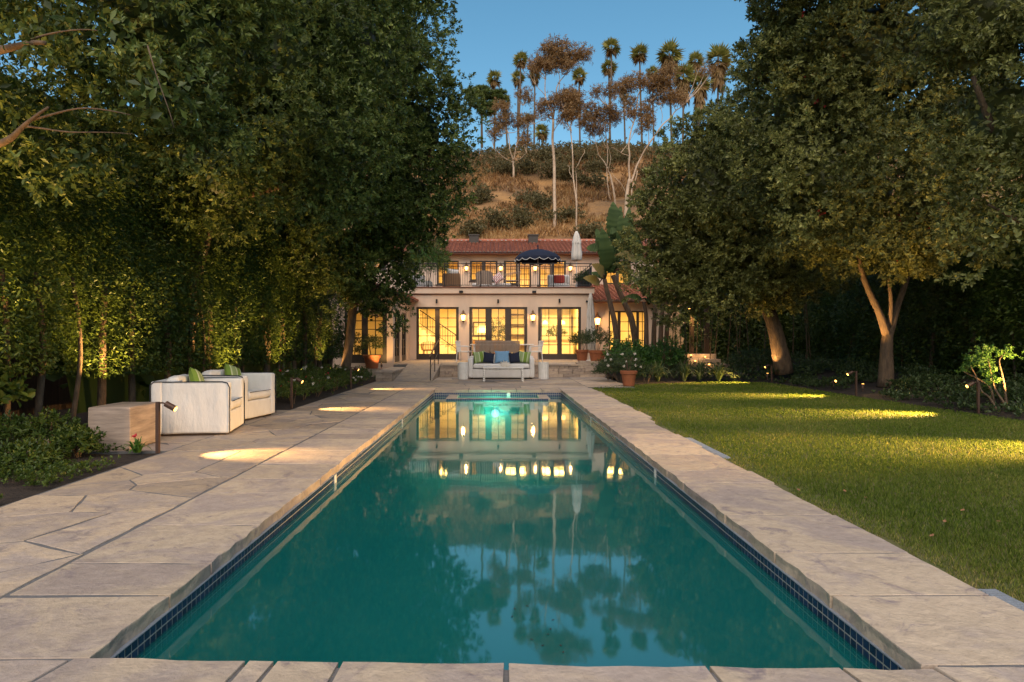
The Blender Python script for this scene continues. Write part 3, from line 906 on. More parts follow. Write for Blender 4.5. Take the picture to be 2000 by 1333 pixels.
tag(rm.build('ridge_mortar', m_mortar, rf), kind='stuff')
MB().add([(-8.9, ry, rz_), (9.3, ry, rz_), (9.3, 46, 5.9), (-8.9, 46, 5.9)], [(0,1,2,3)]).build('rear_roof', m_tile_roof, house)
for u in (926, 1041):
    x = xs_(u, 41.0)
    MB().box(x-0.28, x+0.28, 40.6, 41.2, 7.15, 7.62).box(x-0.33, x+0.33, 40.55, 41.25, 7.623, 7.70).build('roof_vent', m_bronze, house)

# -- left wing
def wx(u): return xs_(u, YW)
WX0 = -9.6
wt = zs_(607, YW)
lw_op = [(wx(673), wx(755.5), TZ+0.02, wt)]
wall_cells(MB(), WX0, XL, TZ-0.5, 3.12, YW, YW+0.25, lw_op).build('wing_front_wall', m_plaster, house)
glazed('french_door', lw_op[0][0]+0.003, lw_op[0][1]-0.003, TZ+0.022, wt-0.003, YW+0.04, [(wx(678), wx(706)), (wx(718), wx(747))], TZ+0.35, zs_(610.5, YW), 5)
es = [(26.95, 28.5, TZ+0.02, 2.58), (28.95, 30.5, TZ+0.02, 2.58)]
wall_cells(MB(), YW+0.253, YF-0.003, TZ, 3.12, XL-0.25, XL, es, 'y').build('wing_side_wall', m_plaster, house)
for a, b, c, d in es:
    m_ = (a+b)/2
    glazed('french_door', a+0.003, b-0.003, c+0.002, d-0.003, XL-0.04, [(a+0.1, m_-0.08), (m_+0.08, b-0.1)], c+0.25, d-0.1, 5, axis='y', sign=1)
for y in (27.7, 29.7):
    MB().tube([(XL+0.08, y, 2.70), (XL+0.08, y, 2.86)], 0.04, 10).box(XL+0.002, XL+0.05, y-0.02, y+0.02, 2.76, 2.80).build('downlight', m_iron, house)
    spot((XL+0.10, y, 2.68), (XL+0.6, y, TZ), 7, house, 75, 0.7, 0.03)
eo = 0.38
sl = math.radians(19)
nE = int((YF-0.0-(YW-eo))/0.225)
tile_roof('wing_roof', (XL+eo, YW-eo, 3.16), (0,1,0), (-math.cos(sl), 0, math.sin(sl)), nE+14, lambda i: (0, min(4.6, (i+1)*0.225/math.cos(sl))))
nS = int((XL+eo-WX0)/0.225)
tile_roof('wing_roof', (XL+eo-nS*0.225, YW-eo, 3.16), (1,0,0), (0, math.cos(sl), math.sin(sl)), nS, lambda i: (0, min(4.6, (nS-i)*0.225/math.cos(sl))))
MB().box(XL-0.01, XL+eo-0.06, YW-eo+0.06, YF-0.2, 3.124, 3.15).box(WX0, XL-0.012, YW-eo+0.06, YW+0.1, 3.124, 3.15).build('wing_eave_board', m_trim_brown, house)

# -- right wing
def rx(u): return xs_(u, YR)
r_t, r_b = zs_(607.5, YR), TZ+0.35
rw = (rx(1189), rx(1264.5), r_b, r_t)
wall_cells(MB(), XR_+0.003, 8.3, TZ-0.5, 3.2, YR, YR+0.25, [rw]).build('right_wing_wall', m_plaster, house)
box('right_wing_return', m_plaster, house, XR_-0.25, XR_, YF+0.283, YR, TZ, LZ1-0.002)
glazed('window', rw[0]+0.003, rw[1]-0.003, rw[2]+0.002, rw[3]-0.003, YR+0.04, [(rx(1192), rx(1207)), (rx(1212.5), rx(1243.5)), (rx(1248.5), rx(1262))], rw[2]+0.1, zs_(610.5, YR), 4, handle=False)
box('window_sill', m_bronze, house, rw[0]-0.06, rw[1]+0.06, YR-0.07, YR-0.003, r_b-0.06, r_b-0.004)
rlen = math.hypot(YU-0.02-(YR-0.55), 4.42-3.22)
rv = Vector((0, YU-0.02-(YR-0.55), 4.42-3.22)).normalized()
tile_roof('right_wing_roof', (XR_+0.14, YR-0.55, 3.26), (1,0,0), rv, 19, lambda i: (0, rlen))
box('right_eave_board', m_trim_brown, house, XR_+0.14, 8.7, YR-0.5, YR+0.2, 3.203, 3.24)

# -- rooms behind the glass
def room(nm, x0, x1, y0, y1, z0, z1, lights):
    MB().add([(x0,y0,z0),(x1,y0,z0),(x1,y1,z0),(x0,y1,z0),(x0,y0,z1),(x1,y0,z1),(x1,y1,z1),(x0,y1,z1)],
             [(4,7,6,5),(1,2,6,5),(3,0,4,7),(2,3,7,6)]).build(nm, m_room, house)
    MB().add([(x0,y0,z0+0.004),(x1,y0,z0+0.004),(x1,y1,z0+0.004),(x0,y1,z0+0.004)], [(0,1,2,3)]).build('room_floor', m_floorwood, house)
    for (x, y, p) in lights:
        area((x, y, z1-0.06), 1.4, 1.4, p, house)
room('living_room', XL+0.02, XR_-0.27, YF+0.285, 37.2, TZ+0.03, 3.4, [(-2.6, 34.0, 150), (0.2, 34.0, 150), (2.9, 34.0, 150)])
room('wing_room', WX0+0.02, XL-0.26, YW+0.26, YF+2, TZ+0.03, 3.05, [(-6.2, 29.0, 130)])
room('right_room', XR_+0.03, 8.25, YR+0.26, 37.3, TZ+0.03, 3.15, [(6.5, 35, 110)])
room('upper_room', -8.0, 8.5, YU+0.26, 42.5, 3.83, 6.05, [(-6.3, 40, 85), (-2.6, 40, 85), (1.0, 40, 90), (3.4, 40, 90), (6.6, 40, 80)])
# staircase seen through the left doors
st = thing('staircase', 'white staircase with dark iron balustrade inside the left french doors', 'staircase', (-2.6, 36, TZ+0.034))
for k in range(13):
    box('step', m_white, st, -1.9-(k+1)*0.26, -1.9-k*0.26, 35.6, 36.9, TZ+0.036, TZ+0.18*(k+1))
rail = lambda k: (-1.9-k*0.26, 35.56, TZ+0.18*(k+0.5)+0.95)
MB().tube([rail(0), rail(12)], 0.028, 8).tube([(p.x, p.y, p.z-0.7) for p in map(Vector, (rail(0), rail(12)))], 0.018, 6).build('handrail', m_iron, st)
for k in range(0, 26):
    p = rail(k*0.5)
    MB().tube([(p[0], p[1], p[2]-0.72), p], 0.011, 6).build('baluster', m_iron, st)
# armchair inside
ic = thing('rattan_chair', 'brown rattan chair inside behind the left french door', 'chair', (-3.35, 33.4, TZ+0.034))
MB().lathe([(0.26,0.40),(0.30,0.44),(0.28,0.47)], (-3.35, 33.4, TZ), 18).build('seat', m_wickbrown, ic)
vs = []
bk = MB()
for i in range(15):
    a = R(-20 + 220*i/14); 
    x, y = -3.35+0.31*math.cos(a), 33.4+0.31*math.sin(a)
    bk.tube([(x, y, TZ+0.44), (x+0.05*math.cos(a), y+0.05*math.sin(a), TZ+0.72+0.16*math.sin(max(0, a)))], 0.022, 6)
bk.build('backrest', m_wickbrown, ic)
for dx, dy in ((-1,-1),(1,-1),(-1,1),(1,1)):
    MB().tube([(-3.35+0.2*dx, 33.4+0.2*dy, TZ+0.42), (-3.35+0.25*dx, 33.4+0.25*dy, TZ+0.036)], 0.02, 6).build('leg', m_wickbrown, ic)
# cabinets and counter to the right inside
cb = thing('kitchen_island', 'cream kitchen island inside behind the right french doors', 'counter', (2.9, 35.2, TZ+0.034))
box('island_body', m_white, cb, 2.0, 3.9, 34.8, 35.6, TZ+0.036, TZ+0.90)
box('worktop', m_travert, cb, 1.95, 3.95, 34.75, 35.65, TZ+0.903, TZ+0.95)
sh = thing('bookcase', 'cream open bookcase against the back wall of the living room', 'bookcase', (1.0, 37.0, TZ+0.034))
box('side_panel', m_room, sh, 0.70, 0.75, 36.8, 37.15, TZ+0.036, 2.9); box('side_panel', m_room, sh, 1.9, 1.95, 36.8, 37.15, TZ+0.036, 2.9)
for k in range(5): box('shelf', m_wood, sh, 0.752, 1.898, 36.82, 37.15, TZ+0.1+k*0.55, TZ+0.14+k*0.55)
pic = thing('framed_picture', 'dark framed picture on the living room back wall', 'picture', (-0.9, 37.15, 1.9))
box('picture_frame', m_wood, pic, -1.3, -0.5, 37.14, 37.18, 1.6, 2.4); box('artwork', m_canvas, pic, -1.22, -0.58, 37.125, 37.138, 1.68, 2.32)

def curtain(x0, x1, y, z0, z1, label):
    mb = MB(); n = 28; vs = []
    for z in (z0, z1):
        for i in range(n+1):
            vs.append((x0+(x1-x0)*i/n, y+0.05*math.sin(i*1.35), z))
    mb.add(vs, [(i, i+1, n+2+i, n+1+i) for i in range(n)])
    t = thing('curtain', label, 'curtain', ((x0+x1)/2, y, z0), group='drawn back curtains')
    mb.build('cloth', m_canvas, t, smooth=True)
    MB().tube([(x0-0.1, y, z1+0.02), (x1+0.1, y, z1+0.02)], 0.015, 6).build('curtain_rod', m_iron, t)
for u0, u1, w in ((916, 923, 'left side of the middle french doors'), (1023, 1030, 'right side of the middle french doors'), (1051, 1059, 'left side of the kitchen french doors')):
    curtain(xs_(u0, 32.0), xs_(u1, 32.0), 32.1, TZ+0.04, 3.0, 'cream curtain hanging inside at the ' + w)
fl = thing('floor_lamp', 'floor lamp with white drum shade inside the middle french doors', 'lamp', (-0.75, 34.6, TZ+0.034))
MB().tube([(-0.75, 34.6, TZ+0.06), (-0.75, 34.6, TZ+1.35)], 0.015, 6).build('stem', m_iron, fl); MB().lathe([(0.15,0.002),(0.15,0.03),(0.02,0.05)], (-0.75, 34.6, TZ+0.034), 16).build('base', m_iron, fl)
MB().lathe([(0.24,0.0),(0.19,0.34)], (-0.75, 34.6, TZ+1.30), 20).build('lamp_shade', m_flame, fl)
for x, w in ((2.5, 'nearer the bookcase'), (3.4, 'nearer the side wall')):
    pd = thing('pendant_lamp', 'round pendant lamp over the kitchen island, ' + w, 'lamp', (x, 35.2, 2.35))
    MB().lathe([(0.03,0.22),(0.12,0.16),(0.15,0.05),(0.12,0.0)], (x, 35.2, 2.2), 16).build('lamp_shade', m_flame, pd); MB().tube([(x, 35.2, 2.42), (x, 35.2, 3.39)], 0.008, 5).build('cord', m_iron, pd)
sb = thing('sideboard', 'dark wood sideboard against the back wall of the living room', 'cabinet', (-1.0, 36.7, TZ+0.034))
box('cabinet_body', m_wood, sb, -1.75, 0.35, 36.5, 37.1, TZ+0.12, TZ+0.95); box('cabinet_base', m_iron, sb, -1.65, 0.25, 36.55, 37.05, TZ+0.036, TZ+0.118)
for k in range(3): box('cabinet_door', m_wickbrown, sb, -1.70+k*0.69, -1.05+k*0.69, 36.47, 36.497, TZ+0.17, TZ+0.90)
kc = thing('kitchen_cabinets', 'tall cream kitchen cabinets behind the kitchen island', 'cabinet', (3.2, 36.8, TZ+0.034))
box('cabinet_body', m_room, kc, 2.3, 4.0, 36.6, 37.15, TZ+0.036, 2.75)
for k in range(3): box('cabinet_door', m_white, kc, 2.33+k*0.56, 2.86+k*0.56, 36.575, 36.597, TZ+0.1, 2.7)

# -- balcony railing
railing = MB().tube([(XL-0.05, YF-0.08, 4.91), (XR_+0.02, YF-0.08, 4.91), (XR_+0.02, YU-0.5, 4.91)], 0.022, 6)\
    .tube([(XL-0.05, YF-0.08, 4.79), (XR_+0.02, YF-0.08, 4.79), (XR_+0.02, YU-0.5, 4.79)], 0.014, 6)\
    .tube([(XL-0.05, YF-0.08, 3.92), (XR_+0.02, YF-0.08, 3.92), (XR_+0.02, YU-0.5, 3.92)], 0.016, 6).build('balcony_railing', m_iron, house)
bal = None
off = org(railing)
for i in range(81):
    x = XL-0.05 + i*0.1045
    big = i % 16 == 0
    if big:
        MB().tube([(x, YF-0.08, 3.846), (x, YF-0.08, 4.93)], 0.024, 6).build('rail_post', m_iron, railing)
    elif bal is None:
        bal = MB().tube([(0, 0, 3.92), (0, 0, 4.79)], 0.0085, 5).build('baluster', m_iron, railing, local=True)
        bal.location = Vector((x, YF-0.08, 0)) - off
    else:
        b2 = bal.copy(); COL.objects.link(b2); b2.location = Vector((x, YF-0.08, 0)) - off
for i in range(1, 55):
    b2 = bal.copy(); COL.objects.link(b2); b2.location = Vector((XR_+0.02, YF-0.08+i*0.105, 0)) - off

# -- lanterns
def lantern(x, y, z, s, label, power, group):
    t = thing('wall_lantern', label, 'lantern', (x, y, z), group=group)
    yc = y-0.13*s-0.02
    MB().lathe([(0.085*s,-0.13*s),(0.115*s,0.11*s)], (x, yc, z), 6).build('glow_glass', m_flame, t)
    cg = MB()
    for k in range(6):
        a = 2*math.pi*k/6
        cg.tube([(x+0.092*s*math.cos(a), yc+0.092*s*math.sin(a), z-0.14*s), (x+0.122*s*math.cos(a), yc+0.122*s*math.sin(a), z+0.12*s)], 0.009*s, 5)
    cg.lathe([(0.05*s,-0.17*s),(0.10*s,-0.14*s),(0.10*s,-0.13*s)], (x, yc, z), 6).build('cage', m_wickbrown, t)
    MB().lathe([(0.155*s,0.115*s),(0.10*s,0.19*s),(0.035*s,0.25*s),(0.03*s,0.30*s),(0.012*s,0.36*s)], (x, yc, z), 8).build('cap', m_wickbrown, t)
    MB().tube([(x, yc, z-0.165*s), (x, yc, z-0.28*s)], [0.03*s, 0.006*s], 6).build('finial', m_wickbrown, t)
    MB().box(x-0.03*s, x+0.03*s, yc+0.07*s, y-0.002, z+0.20*s, z+0.24*s).box(x-0.05*s, x+0.05*s, y-0.018, y-0.002, z-0.1*s, z+0.3*s).build('bracket', m_wickbrown, t)
    point((x, yc-0.15*s, z), power, t, 0.06)
lantern(xs_(905, YF), YF, zs_(621, YF), 1.0, 'lit copper wall lantern between the staircase doors and the middle doors', 26, 'wall lanterns')
lantern(xs_(1040.5, YF), YF, zs_(621, YF), 1.0, 'lit copper wall lantern between the middle doors and the kitchen doors', 26, 'wall lanterns')
lantern(xs_(1166, YR), YR, zs_(628, YR), 1.25, 'lit wall lantern on the right wing beside the closed parasol', 34, 'wall lanterns')
for u in (911, 978, 1045, 1113.6):
    lantern(xs_(u, YU), YU, zs_(525, YU), 0.92, 'lit wall lantern on the upper storey behind the balcony railing', 11, 'balcony wall lanterns')

# ------------------------------------------------------------------ terrace, ramp and steps
terr = MB().box(-2.15, 5.2, 25.72, YF+0.2, -0.08, TZ-0.05).box(-9.5, -2.152, 26.6, YF+0.2, -0.08, TZ-0.051).build('terrace', m_grout)
tag(terr, kind='structure')
for poly in cells(-2.1, 5.15, 25.62, YF-0.13, 1.1, 1.4):
    stone('flagstone', poly, TZ-0.051, TZ+random.uniform(-0.003, 0.002), m_flag, terr, rough=0.01, step=0.3, bev=0.01)
for poly in cells(-4.0, -2.1, 26.62, YF-0.13, 1.1, 1.2):
    stone('flagstone', poly, TZ-0.052, TZ+random.uniform(-0.003, 0.002), m_flag, terr, rough=0.01, step=0.3, bev=0.01)
# stacked stone front
for c in range(4):
    x = -2.12 - random.uniform(0, 0.3)
    z0 = c*0.105 + 0.003; z1 = z0+0.100
    while x < 5.1:
        w = random.uniform(0.35, 0.95)
        a, b = max(x, -2.13), min(x+w-0.012, 5.18)
        y = 25.40 + c*0.085 + random.uniform(-0.015, 0.015)
        if b-a > 0.08:
            stone('step_stone', [(a, y), (b, y), (b, 25.715), (a, 25.715)], z0, z1, m_wallstone, terr, rough=0.01, step=0.25, bev=0.012)
        x += w
# ramp up to the terrace on the left
ramp = tag(MB().add([(-3.45,22.7,0.004),(-2.17,22.7,0.004),(-2.17,26.62,TZ-0.004),(-3.45,26.62,TZ-0.004),(-3.45,22.7,-0.08),(-2.17,22.7,-0.08),(-2.17,26.62,-0.08),(-3.45,26.62,-0.08)],
          [(0,1,2,3),(7,6,5,4),(0,4,5,1),(1,5,6,2),(2,6,7,3),(3,7,4,0)]).build('ramp', m_flag), kind='structure')
curb = thing('low_stone_wall', 'low stacked stone wall with flat cap beside the ramp', 'wall', (-3.75, 23, 0))
for c in range(3):
    x = -4.05
    for k in range(2):
        w = 0.26 + (0.05 if (c+k) % 2 else -0.03)
        stone('wall_block', [(x, 22.85), (min(x+w, -3.47), 22.85), (min(x+w, -3.47), 23.2), (x, 23.2)], 0.004+c*0.095, 0.094+c*0.095, m_wallstone, curb, rough=0.006, step=0.2)
        x += w+0.01
    y = 23.21
    while y < 26.4:
        w = random.uniform(0.4, 0.7); stone('wall_block', [(-4.05, y), (-3.47, y), (-3.47, min(y+w, 26.45)), (-4.05, min(y+w, 26.45))], 0.004+c*0.095, 0.094+c*0.095, m_wallstone, curb, rough=0.006, step=0.2); y += w+0.01
for k in range(4):
    stone('cap_stone', [(-4.08, 22.80+k*0.91), (-3.44, 22.80+k*0.91), (-3.44, 23.70+k*0.91), (-4.08, 23.70+k*0.91)], 0.292, 0.345, m_stone, curb, rough=0.008, step=0.2)
# handrail
hr = thing('handrail', 'slim dark iron handrail with sloping wooden grip beside the ramp', 'handrail', (-2.1, 23, 0))
pA, pB, pC = Vector((-2.22, 22.9, 0.0)), Vector((-2.24, 24.7, 0.24)), Vector((-2.26, 26.4, 0.45))
for p in (pA, pB, pC):
    MB().tube([p, p+Vector((0,0,0.88))], 0.018, 6).build('post', m_iron, hr)
MB().tube([pA+Vector((0,-0.25,0.84)), pB+Vector((0,0,0.90)), pC+Vector((0,0.25,0.93))], 0.026, 8).build('grip', m_wickbrown, hr)
MB().tube([pA+Vector((0,0,0.45)), pB+Vector((0,0,0.45)), pC+Vector((0,0,0.45))], 0.010, 6).build('lower_rail', m_iron, hr)

# ------------------------------------------------------------------ furniture
def cushion(name, mat, w, h, t, loc, rot=(0,0,0), parent=None, chop=0.0, n=12):
    """pillow standing in local XZ, thickness along Y"""
    mb = MB(); vs = []; fs = []
    for side in (1, -1):
        for j in range(n+1):
            for i in range(n+1):
                a = -1+2*i/n; b = -1+2*j/n
                pin = 1 - 0.10*(1-abs(b)**2.2)*abs(a)**6 - 0.0
                pin2 = 1 - 0.10*(1-abs(a)**2.2)*abs(b)**6
                x = a*w/2*pin; z = b*h/2*pin2
                if chop and b > 0: z -= chop*h*b*b*math.exp(-(a/0.55)**2)
                th = t/2*((1-a**4)*(1-b**4))**0.55
                th *= 1 + 0.10*mnoise.noise((a*2+w*7, b*2, side*3.0))
                vs.append((x, side*th, z))
    k = (n+1)*(n+1)
    for s in range(2):
        for j in range(n):
            for i in range(n):
                q = (s*k+j*(n+1)+i, s*k+j*(n+1)+i+1, s*k+(j+1)*(n+1)+i+1, s*k+(j+1)*(n+1)+i)
                fs.append(q if s else q[::-1])
    mb.add(vs, fs)
    o = mb.build(name, mat, parent, smooth=True, local=True)
    o.location = loc; o.rotation_euler = rot
    return o

def softbox(name, mat, parent, x0, x1, y0, y1, z0, z1, r=0.05, seg=3, wob=0.012, sd=0.0):
    """rounded, slightly uneven upholstered block, local coordinates"""
    me = bpy.data.meshes.new(name)
    bm = bmesh.new()
    bmesh.ops.create_cube(bm, size=1)
    for v in bm.verts:
        v.co = Vector(((x0+x1)/2 + v.co.x*(x1-x0), (y0+y1)/2 + v.co.y*(y1-y0), (z0+z1)/2 + v.co.z*(z1-z0)))
    bmesh.ops.bevel(bm, geom=bm.edges[:], offset=r, segments=seg, affect='EDGES', profile=0.5)
    bmesh.ops.subdivide_edges(bm, edges=[e for e in bm.edges if e.calc_length() > 0.18], cuts=5, use_grid_fill=True)
    for v in bm.verts:
        nn = mnoise.noise_vector(v.co*4.0 + Vector((x0*3+sd, y0, z0)))
        v.co += nn*wob
    for f in bm.faces: f.smooth = True
    bm.to_mesh(me); bm.free()
    return put(name, me, mat, parent)

def club_chair(loc, rz, label):
    """front faces -Y locally; 1.02 deep, 1.08 wide"""
    t = thing('slipcovered_armchair', label, 'armchair', loc, rz)
    H, Wd, Dp = 0.78, 0.54, 0.53
    softbox('back_panel', m_linen, t, -Wd, Wd, Dp-0.16, Dp, 0.03, H, 0.035, wob=0.008)
    for s in (-1, 1):
        x0, x1 = (-Wd, -Wd+0.15) if s < 0 else (Wd-0.15, Wd)
        softbox('arm', m_linen, t, x0, x1, -Dp, Dp-0.14, 0.03, H-0.015, 0.035, wob=0.008, sd=s)
        xo = s*(Wd+0.004)
        pts = [(xo, -Dp-0.003, 0.04), (xo, -Dp-0.003, H-0.10), (xo, -Dp+0.03, H-0.03), (xo, -Dp+0.10, H-0.012)] + [(xo, -Dp+0.10+k*0.15, H-0.010) for k in range(1, 6)] + [(xo, Dp-0.05, H-0.005), (xo, Dp+0.002, H-0.05), (xo, Dp+0.004, 0.04)]
        MB().tube(pts, 0.0075, 6).build('piping', m_pipe, t, smooth=True, local=True)
    softbox('seat_base', m_linen, t, -Wd+0.14, Wd-0.14, -Dp+0.01, Dp-0.15, 0.03, 0.33, 0.02, wob=0.006)
    sc_ = softbox('seat_cushion', m_linen, t, -Wd+0.155, Wd-0.155, -Dp-0.005, Dp-0.165, 0.335, 0.485, 0.06, wob=0.010)
    MB().tube([(-Wd+0.19, -Dp-0.006, 0.475), (Wd-0.19, -Dp-0.006, 0.475)], 0.006, 6).build('piping', m_pipe, sc_, local=True)
    softbox('back_cushion', m_linen, t, -Wd+0.16, Wd-0.16, Dp-0.34, Dp-0.15, 0.49, 0.84, 0.07, wob=0.02)
    box('plinth', m_wood, t, -Wd+0.06, Wd-0.06, -Dp+0.06, Dp-0.06, 0.004, 0.04, local=True)
    return t
# local -Y front -> world direction (sin rz, -cos rz)
def face(dx, dy): return math.atan2(dx, -dy)
c1 = Vector((-4.44, 10.22, 0)); rz1 = face(0.985, 0.17)
club_chair(c1, rz1, 'white slipcovered armchair with navy piping beside the travertine block')
c2 = Vector((-4.66, 12.05, 0)); rz2 = face(0.985, -0.17)
club_chair(c2, rz2, 'white slipcovered armchair with open seat showing, behind the other armchair')
def loc_on(c, rz, x, y, z):
    return Vector((c.x + x*math.cos(rz) - y*math.sin(rz), c.y + x*math.sin(rz) + y*math.cos(rz), c.z + z))
for c, rz, w in ((c1, rz1, 'armchair beside the travertine block'), (c2, rz2, 'armchair with the open seat')):
    o = cushion('throw_pillow', m_green, 0.46, 0.46, 0.17, loc_on(c, rz, 0.14, 0.06, 0.70), (R(-18), R(14), rz))
    tag(o, 'green and cream striped pillow leaning in the ' + w, 'pillow', 'striped pillows')

# travertine block
tb = thing('travertine_table', 'rough travertine cube table beside the armchairs', 'table', (-4.79, 8.82, 0))
softbox('block', m_travert, tb, -0.26, 0.26, -0.39, 0.39, 0.003, 0.53, 0.012, 2, 0.004)

# outdoor sofa (front faces the pool, -Y)
SFY = 24.55
sofa = thing('outdoor_sofa', 'white slipcovered outdoor sofa facing the pool', 'sofa', (0.165, SFY, 0))
hw = 1.17
softbox('back_panel', m_linen, sofa, -hw, hw, 0.28, 0.46, 0.05, 0.80, 0.05, wob=0.01)
for s in (-1, 1):
    x0, x1 = (-hw, -hw+0.17) if s < 0 else (hw-0.17, hw)
    softbox('arm', m_linen, sofa, x0, x1, -0.50, 0.30, 0.05, 0.74, 0.05, wob=0.01, sd=s)
softbox('seat_base', m_linen, sofa, -hw+0.16, hw-0.16, -0.48, 0.29, 0.05, 0.36, 0.03, wob=0.008)
sc_ = softbox('seat_cushion', m_linen, sofa, -hw+0.175, hw-0.175, -0.50, 0.27, 0.365, 0.54, 0.06, wob=0.01)
MB().tube([(-hw+0.22, -0.503, 0.385), (hw-0.22, -0.503, 0.385)], 0.007, 6).build('piping', m_pipe, sc_, local=True)
for s in (-1, 0, 1):
    softbox('back_cushion', m_linen, sofa, -0.33+s*0.665, 0.33+s*0.665, 0.08, 0.28, 0.545, 0.86, 0.08, wob=0.015, sd=s)
for sx in (-1, 1):
    for sy in (-1, 1):
        MB().box(sx*1.05-0.04, sx*1.05+0.04, -0.02+sy*0.36-0.04, -0.02+sy*0.36+0.04, 0.003, 0.06).build('foot', m_wood, sofa, local=True)
sx0 = 0.165
for x, z, w, h, rz, ry, mt, lb, ch, yy in (
    (-0.78, 0.74, 0.46, 0.44, 0.25, -0.10, m_green, 'green striped pillow in the left corner of the outdoor sofa', 0.05, -0.10),
    (0.82, 0.74, 0.46, 0.44, -0.25, 0.10, m_green, 'green striped pillow in the right corner of the outdoor sofa', 0.05, -0.10),
    (-0.45, 0.72, 0.40, 0.40, 0.15, 0.14, m_navy, 'navy pillow leaning on the left striped pillow of the sofa', 0.10, -0.17),
    (0.47, 0.72, 0.40, 0.40, -0.15, -0.14, m_navy, 'navy pillow leaning on the right striped pillow of the sofa', 0.10, -0.17),
    (0.03, 0.75, 0.54, 0.46, 0, 0, m_bluefab, 'pale blue pillow in the middle of the outdoor sofa', 0.08, -0.10)):
    tag(cushion('throw_pillow', mt, w, h, 0.16, (sx0+x, SFY+yy+0.06, z+0.03), (R(-16), ry, rz)), lb, 'pillow')

# coffee table with bobbin frame
ct = thing('coffee_table', 'white coffee table with scalloped bobbin frame before the outdoor sofa', 'coffee table', (0.22, 22.75, 0))
cw, cd, ch_ = 0.68, 0.33, 0.46
box('table_top', m_white, ct, -cw, cw, -cd, cd, ch_, ch_+0.025, bevel=0.006, local=True)
def bobbin(mb, a, b, r, k):
    a, b = Vector(a), Vector(b)
    pts, rr = [], []
    for i in range(k*4+1):
        pts.append(a.lerp(b, i/(k*4))); rr.append(r*(0.55+0.45*abs(math.sin(math.pi*i/4))))
    return mb.tube(pts, rr, 8)
for sx in (-1, 1):
    for sy in (-1, 1):
        bobbin(MB(), (sx*(cw-0.05), sy*(cd-0.05), ch_-0.002), (sx*(cw-0.04), sy*(cd-0.05), 0.004), 0.042, 7).build('leg', m_white, ct, local=True, smooth=True)
for sy in (-1, 1):
    ap = MB()
    nsc = 11
    for k in range(nsc):
        x = -cw+0.06+(k+0.5)*(2*cw-0.12)/nsc
        rg = []
        for q in range(13):
            t = 2*math.pi*q/12; rg.append((x+0.052*math.cos(t), sy*(cd-0.03), ch_-0.045+0.036*math.sin(t)))
        ap.tube(rg, 0.012, 6)
    ap.box(-cw+0.06, cw-0.06, sy*(cd-0.03)-0.012, sy*(cd-0.03)+0.012, ch_-0.010, ch_-0.001)
    ap.build('scalloped_apron', m_white, ct, local=True)
cr = thing('coral_ornament', 'cream fan-shaped coral ornament on the coffee table', 'ornament', (0.27, 22.75, ch_+0.026))
for k in range(17):
    a = R(12 + 156*k/16)
    mb = MB()
    L = 0.19+0.03*math.sin(k*2.3)
    for yy in (-0.05, 0.0, 0.05):
        bx_, bz_ = 0.05*math.cos(a), 0.01
        mb.tube([(bx_, yy*0.3, bz_), (0.5*L*1.1*math.cos(a), yy*0.7, 0.55*L*math.sin(a)), (L*1.15*math.cos(a), yy, L*math.sin(a)+0.01)], [0.014, 0.017, 0.007], 5)
    mb.build('frond', m_canvas, cr, local=True)

# fluted garden stools
def stool(x, y, label):
    t = thing('fluted_stool', label, 'stool', (x, y, 0))
    MB().lathe([(0.17,0.004),(0.175,0.03),(0.178,0.56),(0.17,0.575)], n=56, wob=lambda q: 1+0.035*math.cos(q*14)).build('fluted_body', m_white, t, local=True, smooth=False)
    MB().lathe([(0.178,0.577),(0.182,0.585),(0.182,0.597),(0.174,0.602)], n=32).build('top', m_white, t, local=True)
p = ground(904, 741.5); stool(p.x, p.y, 'white fluted garden stool beside the sofa, next to the ramp')
p = ground(1061.5, 741); stool(p.x, p.y, 'white fluted garden stool beside the sofa, before the stone steps')

# dining set on the terrace
def dchair(x, y, rz, label, wicker=True, group='wicker dining chairs'):
    t = thing('dining_chair', label, 'chair', (x, y, TZ+0.003), rz, group)
    mt = m_wicker if wicker else m_white
    box('seat', mt, t, -0.27, 0.27, -0.27, 0.25, 0.40, 0.46, 0.02, local=True)
    bm_ = MB()
    n = 11
    for i in range(n):
        xx = -0.26 + 0.52*i/(n-1)
        bm_.tube([(xx, 0.24, 0.44), (xx*1.06, 0.27, 0.65), (xx*1.08, 0.30, 0.86)], 0.026 if wicker else 0.012, 6)
    bm_.build('backrest', mt, t, local=True)
    MB().tube([(-0.30, 0.30, 0.86), (0.30, 0.30, 0.86)], 0.025, 8).build('top_rail', mt, t, local=True)
    for s in (-1, 1):
        MB().tube([(s*0.28, 0.27, 0.66), (s*0.30, 0.0, 0.66), (s*0.29, -0.24, 0.64), (s*0.27, -0.26, 0.42)], 0.020, 7).build('arm', mt, t, local=True)
        for yy in (-0.24, 0.24):
            MB().tube([(s*0.25, yy, 0.42), (s*0.28, yy*1.1, 0.003)], 0.02, 6).build('leg', mt, t, local=True)
    return t
TY = 29.3
for k, u in enumerate((943, 971.5, 1000)):
    dchair(xs_(u, 28.2), 28.0, R(180), 'wicker dining chair with its woven back turned to the sofa')
for k, u in enumerate((950, 992)):
    dchair(xs_(u, 30.2), 30.3, 0, 'wicker dining chair on the house side of the dining table')
dchair(xs_(907, 28.9), 28.9, R(75), 'white slatted armchair at the dining table end near the handrail', False, 'white dining armchairs')
dchair(xs_(1044, 28.9), 28.9, R(-75), 'white slatted armchair at the dining table end near the kitchen doors', False, 'white dining armchairs')
dt = thing('dining_table', 'long white dining table on the terrace behind the sofa', 'table', (0.2, TY, TZ+0.003))
box('table_top', m_white, dt, -1.32, 1.38, -0.45, 0.45, 0.70, 0.745, 0.008, local=True)
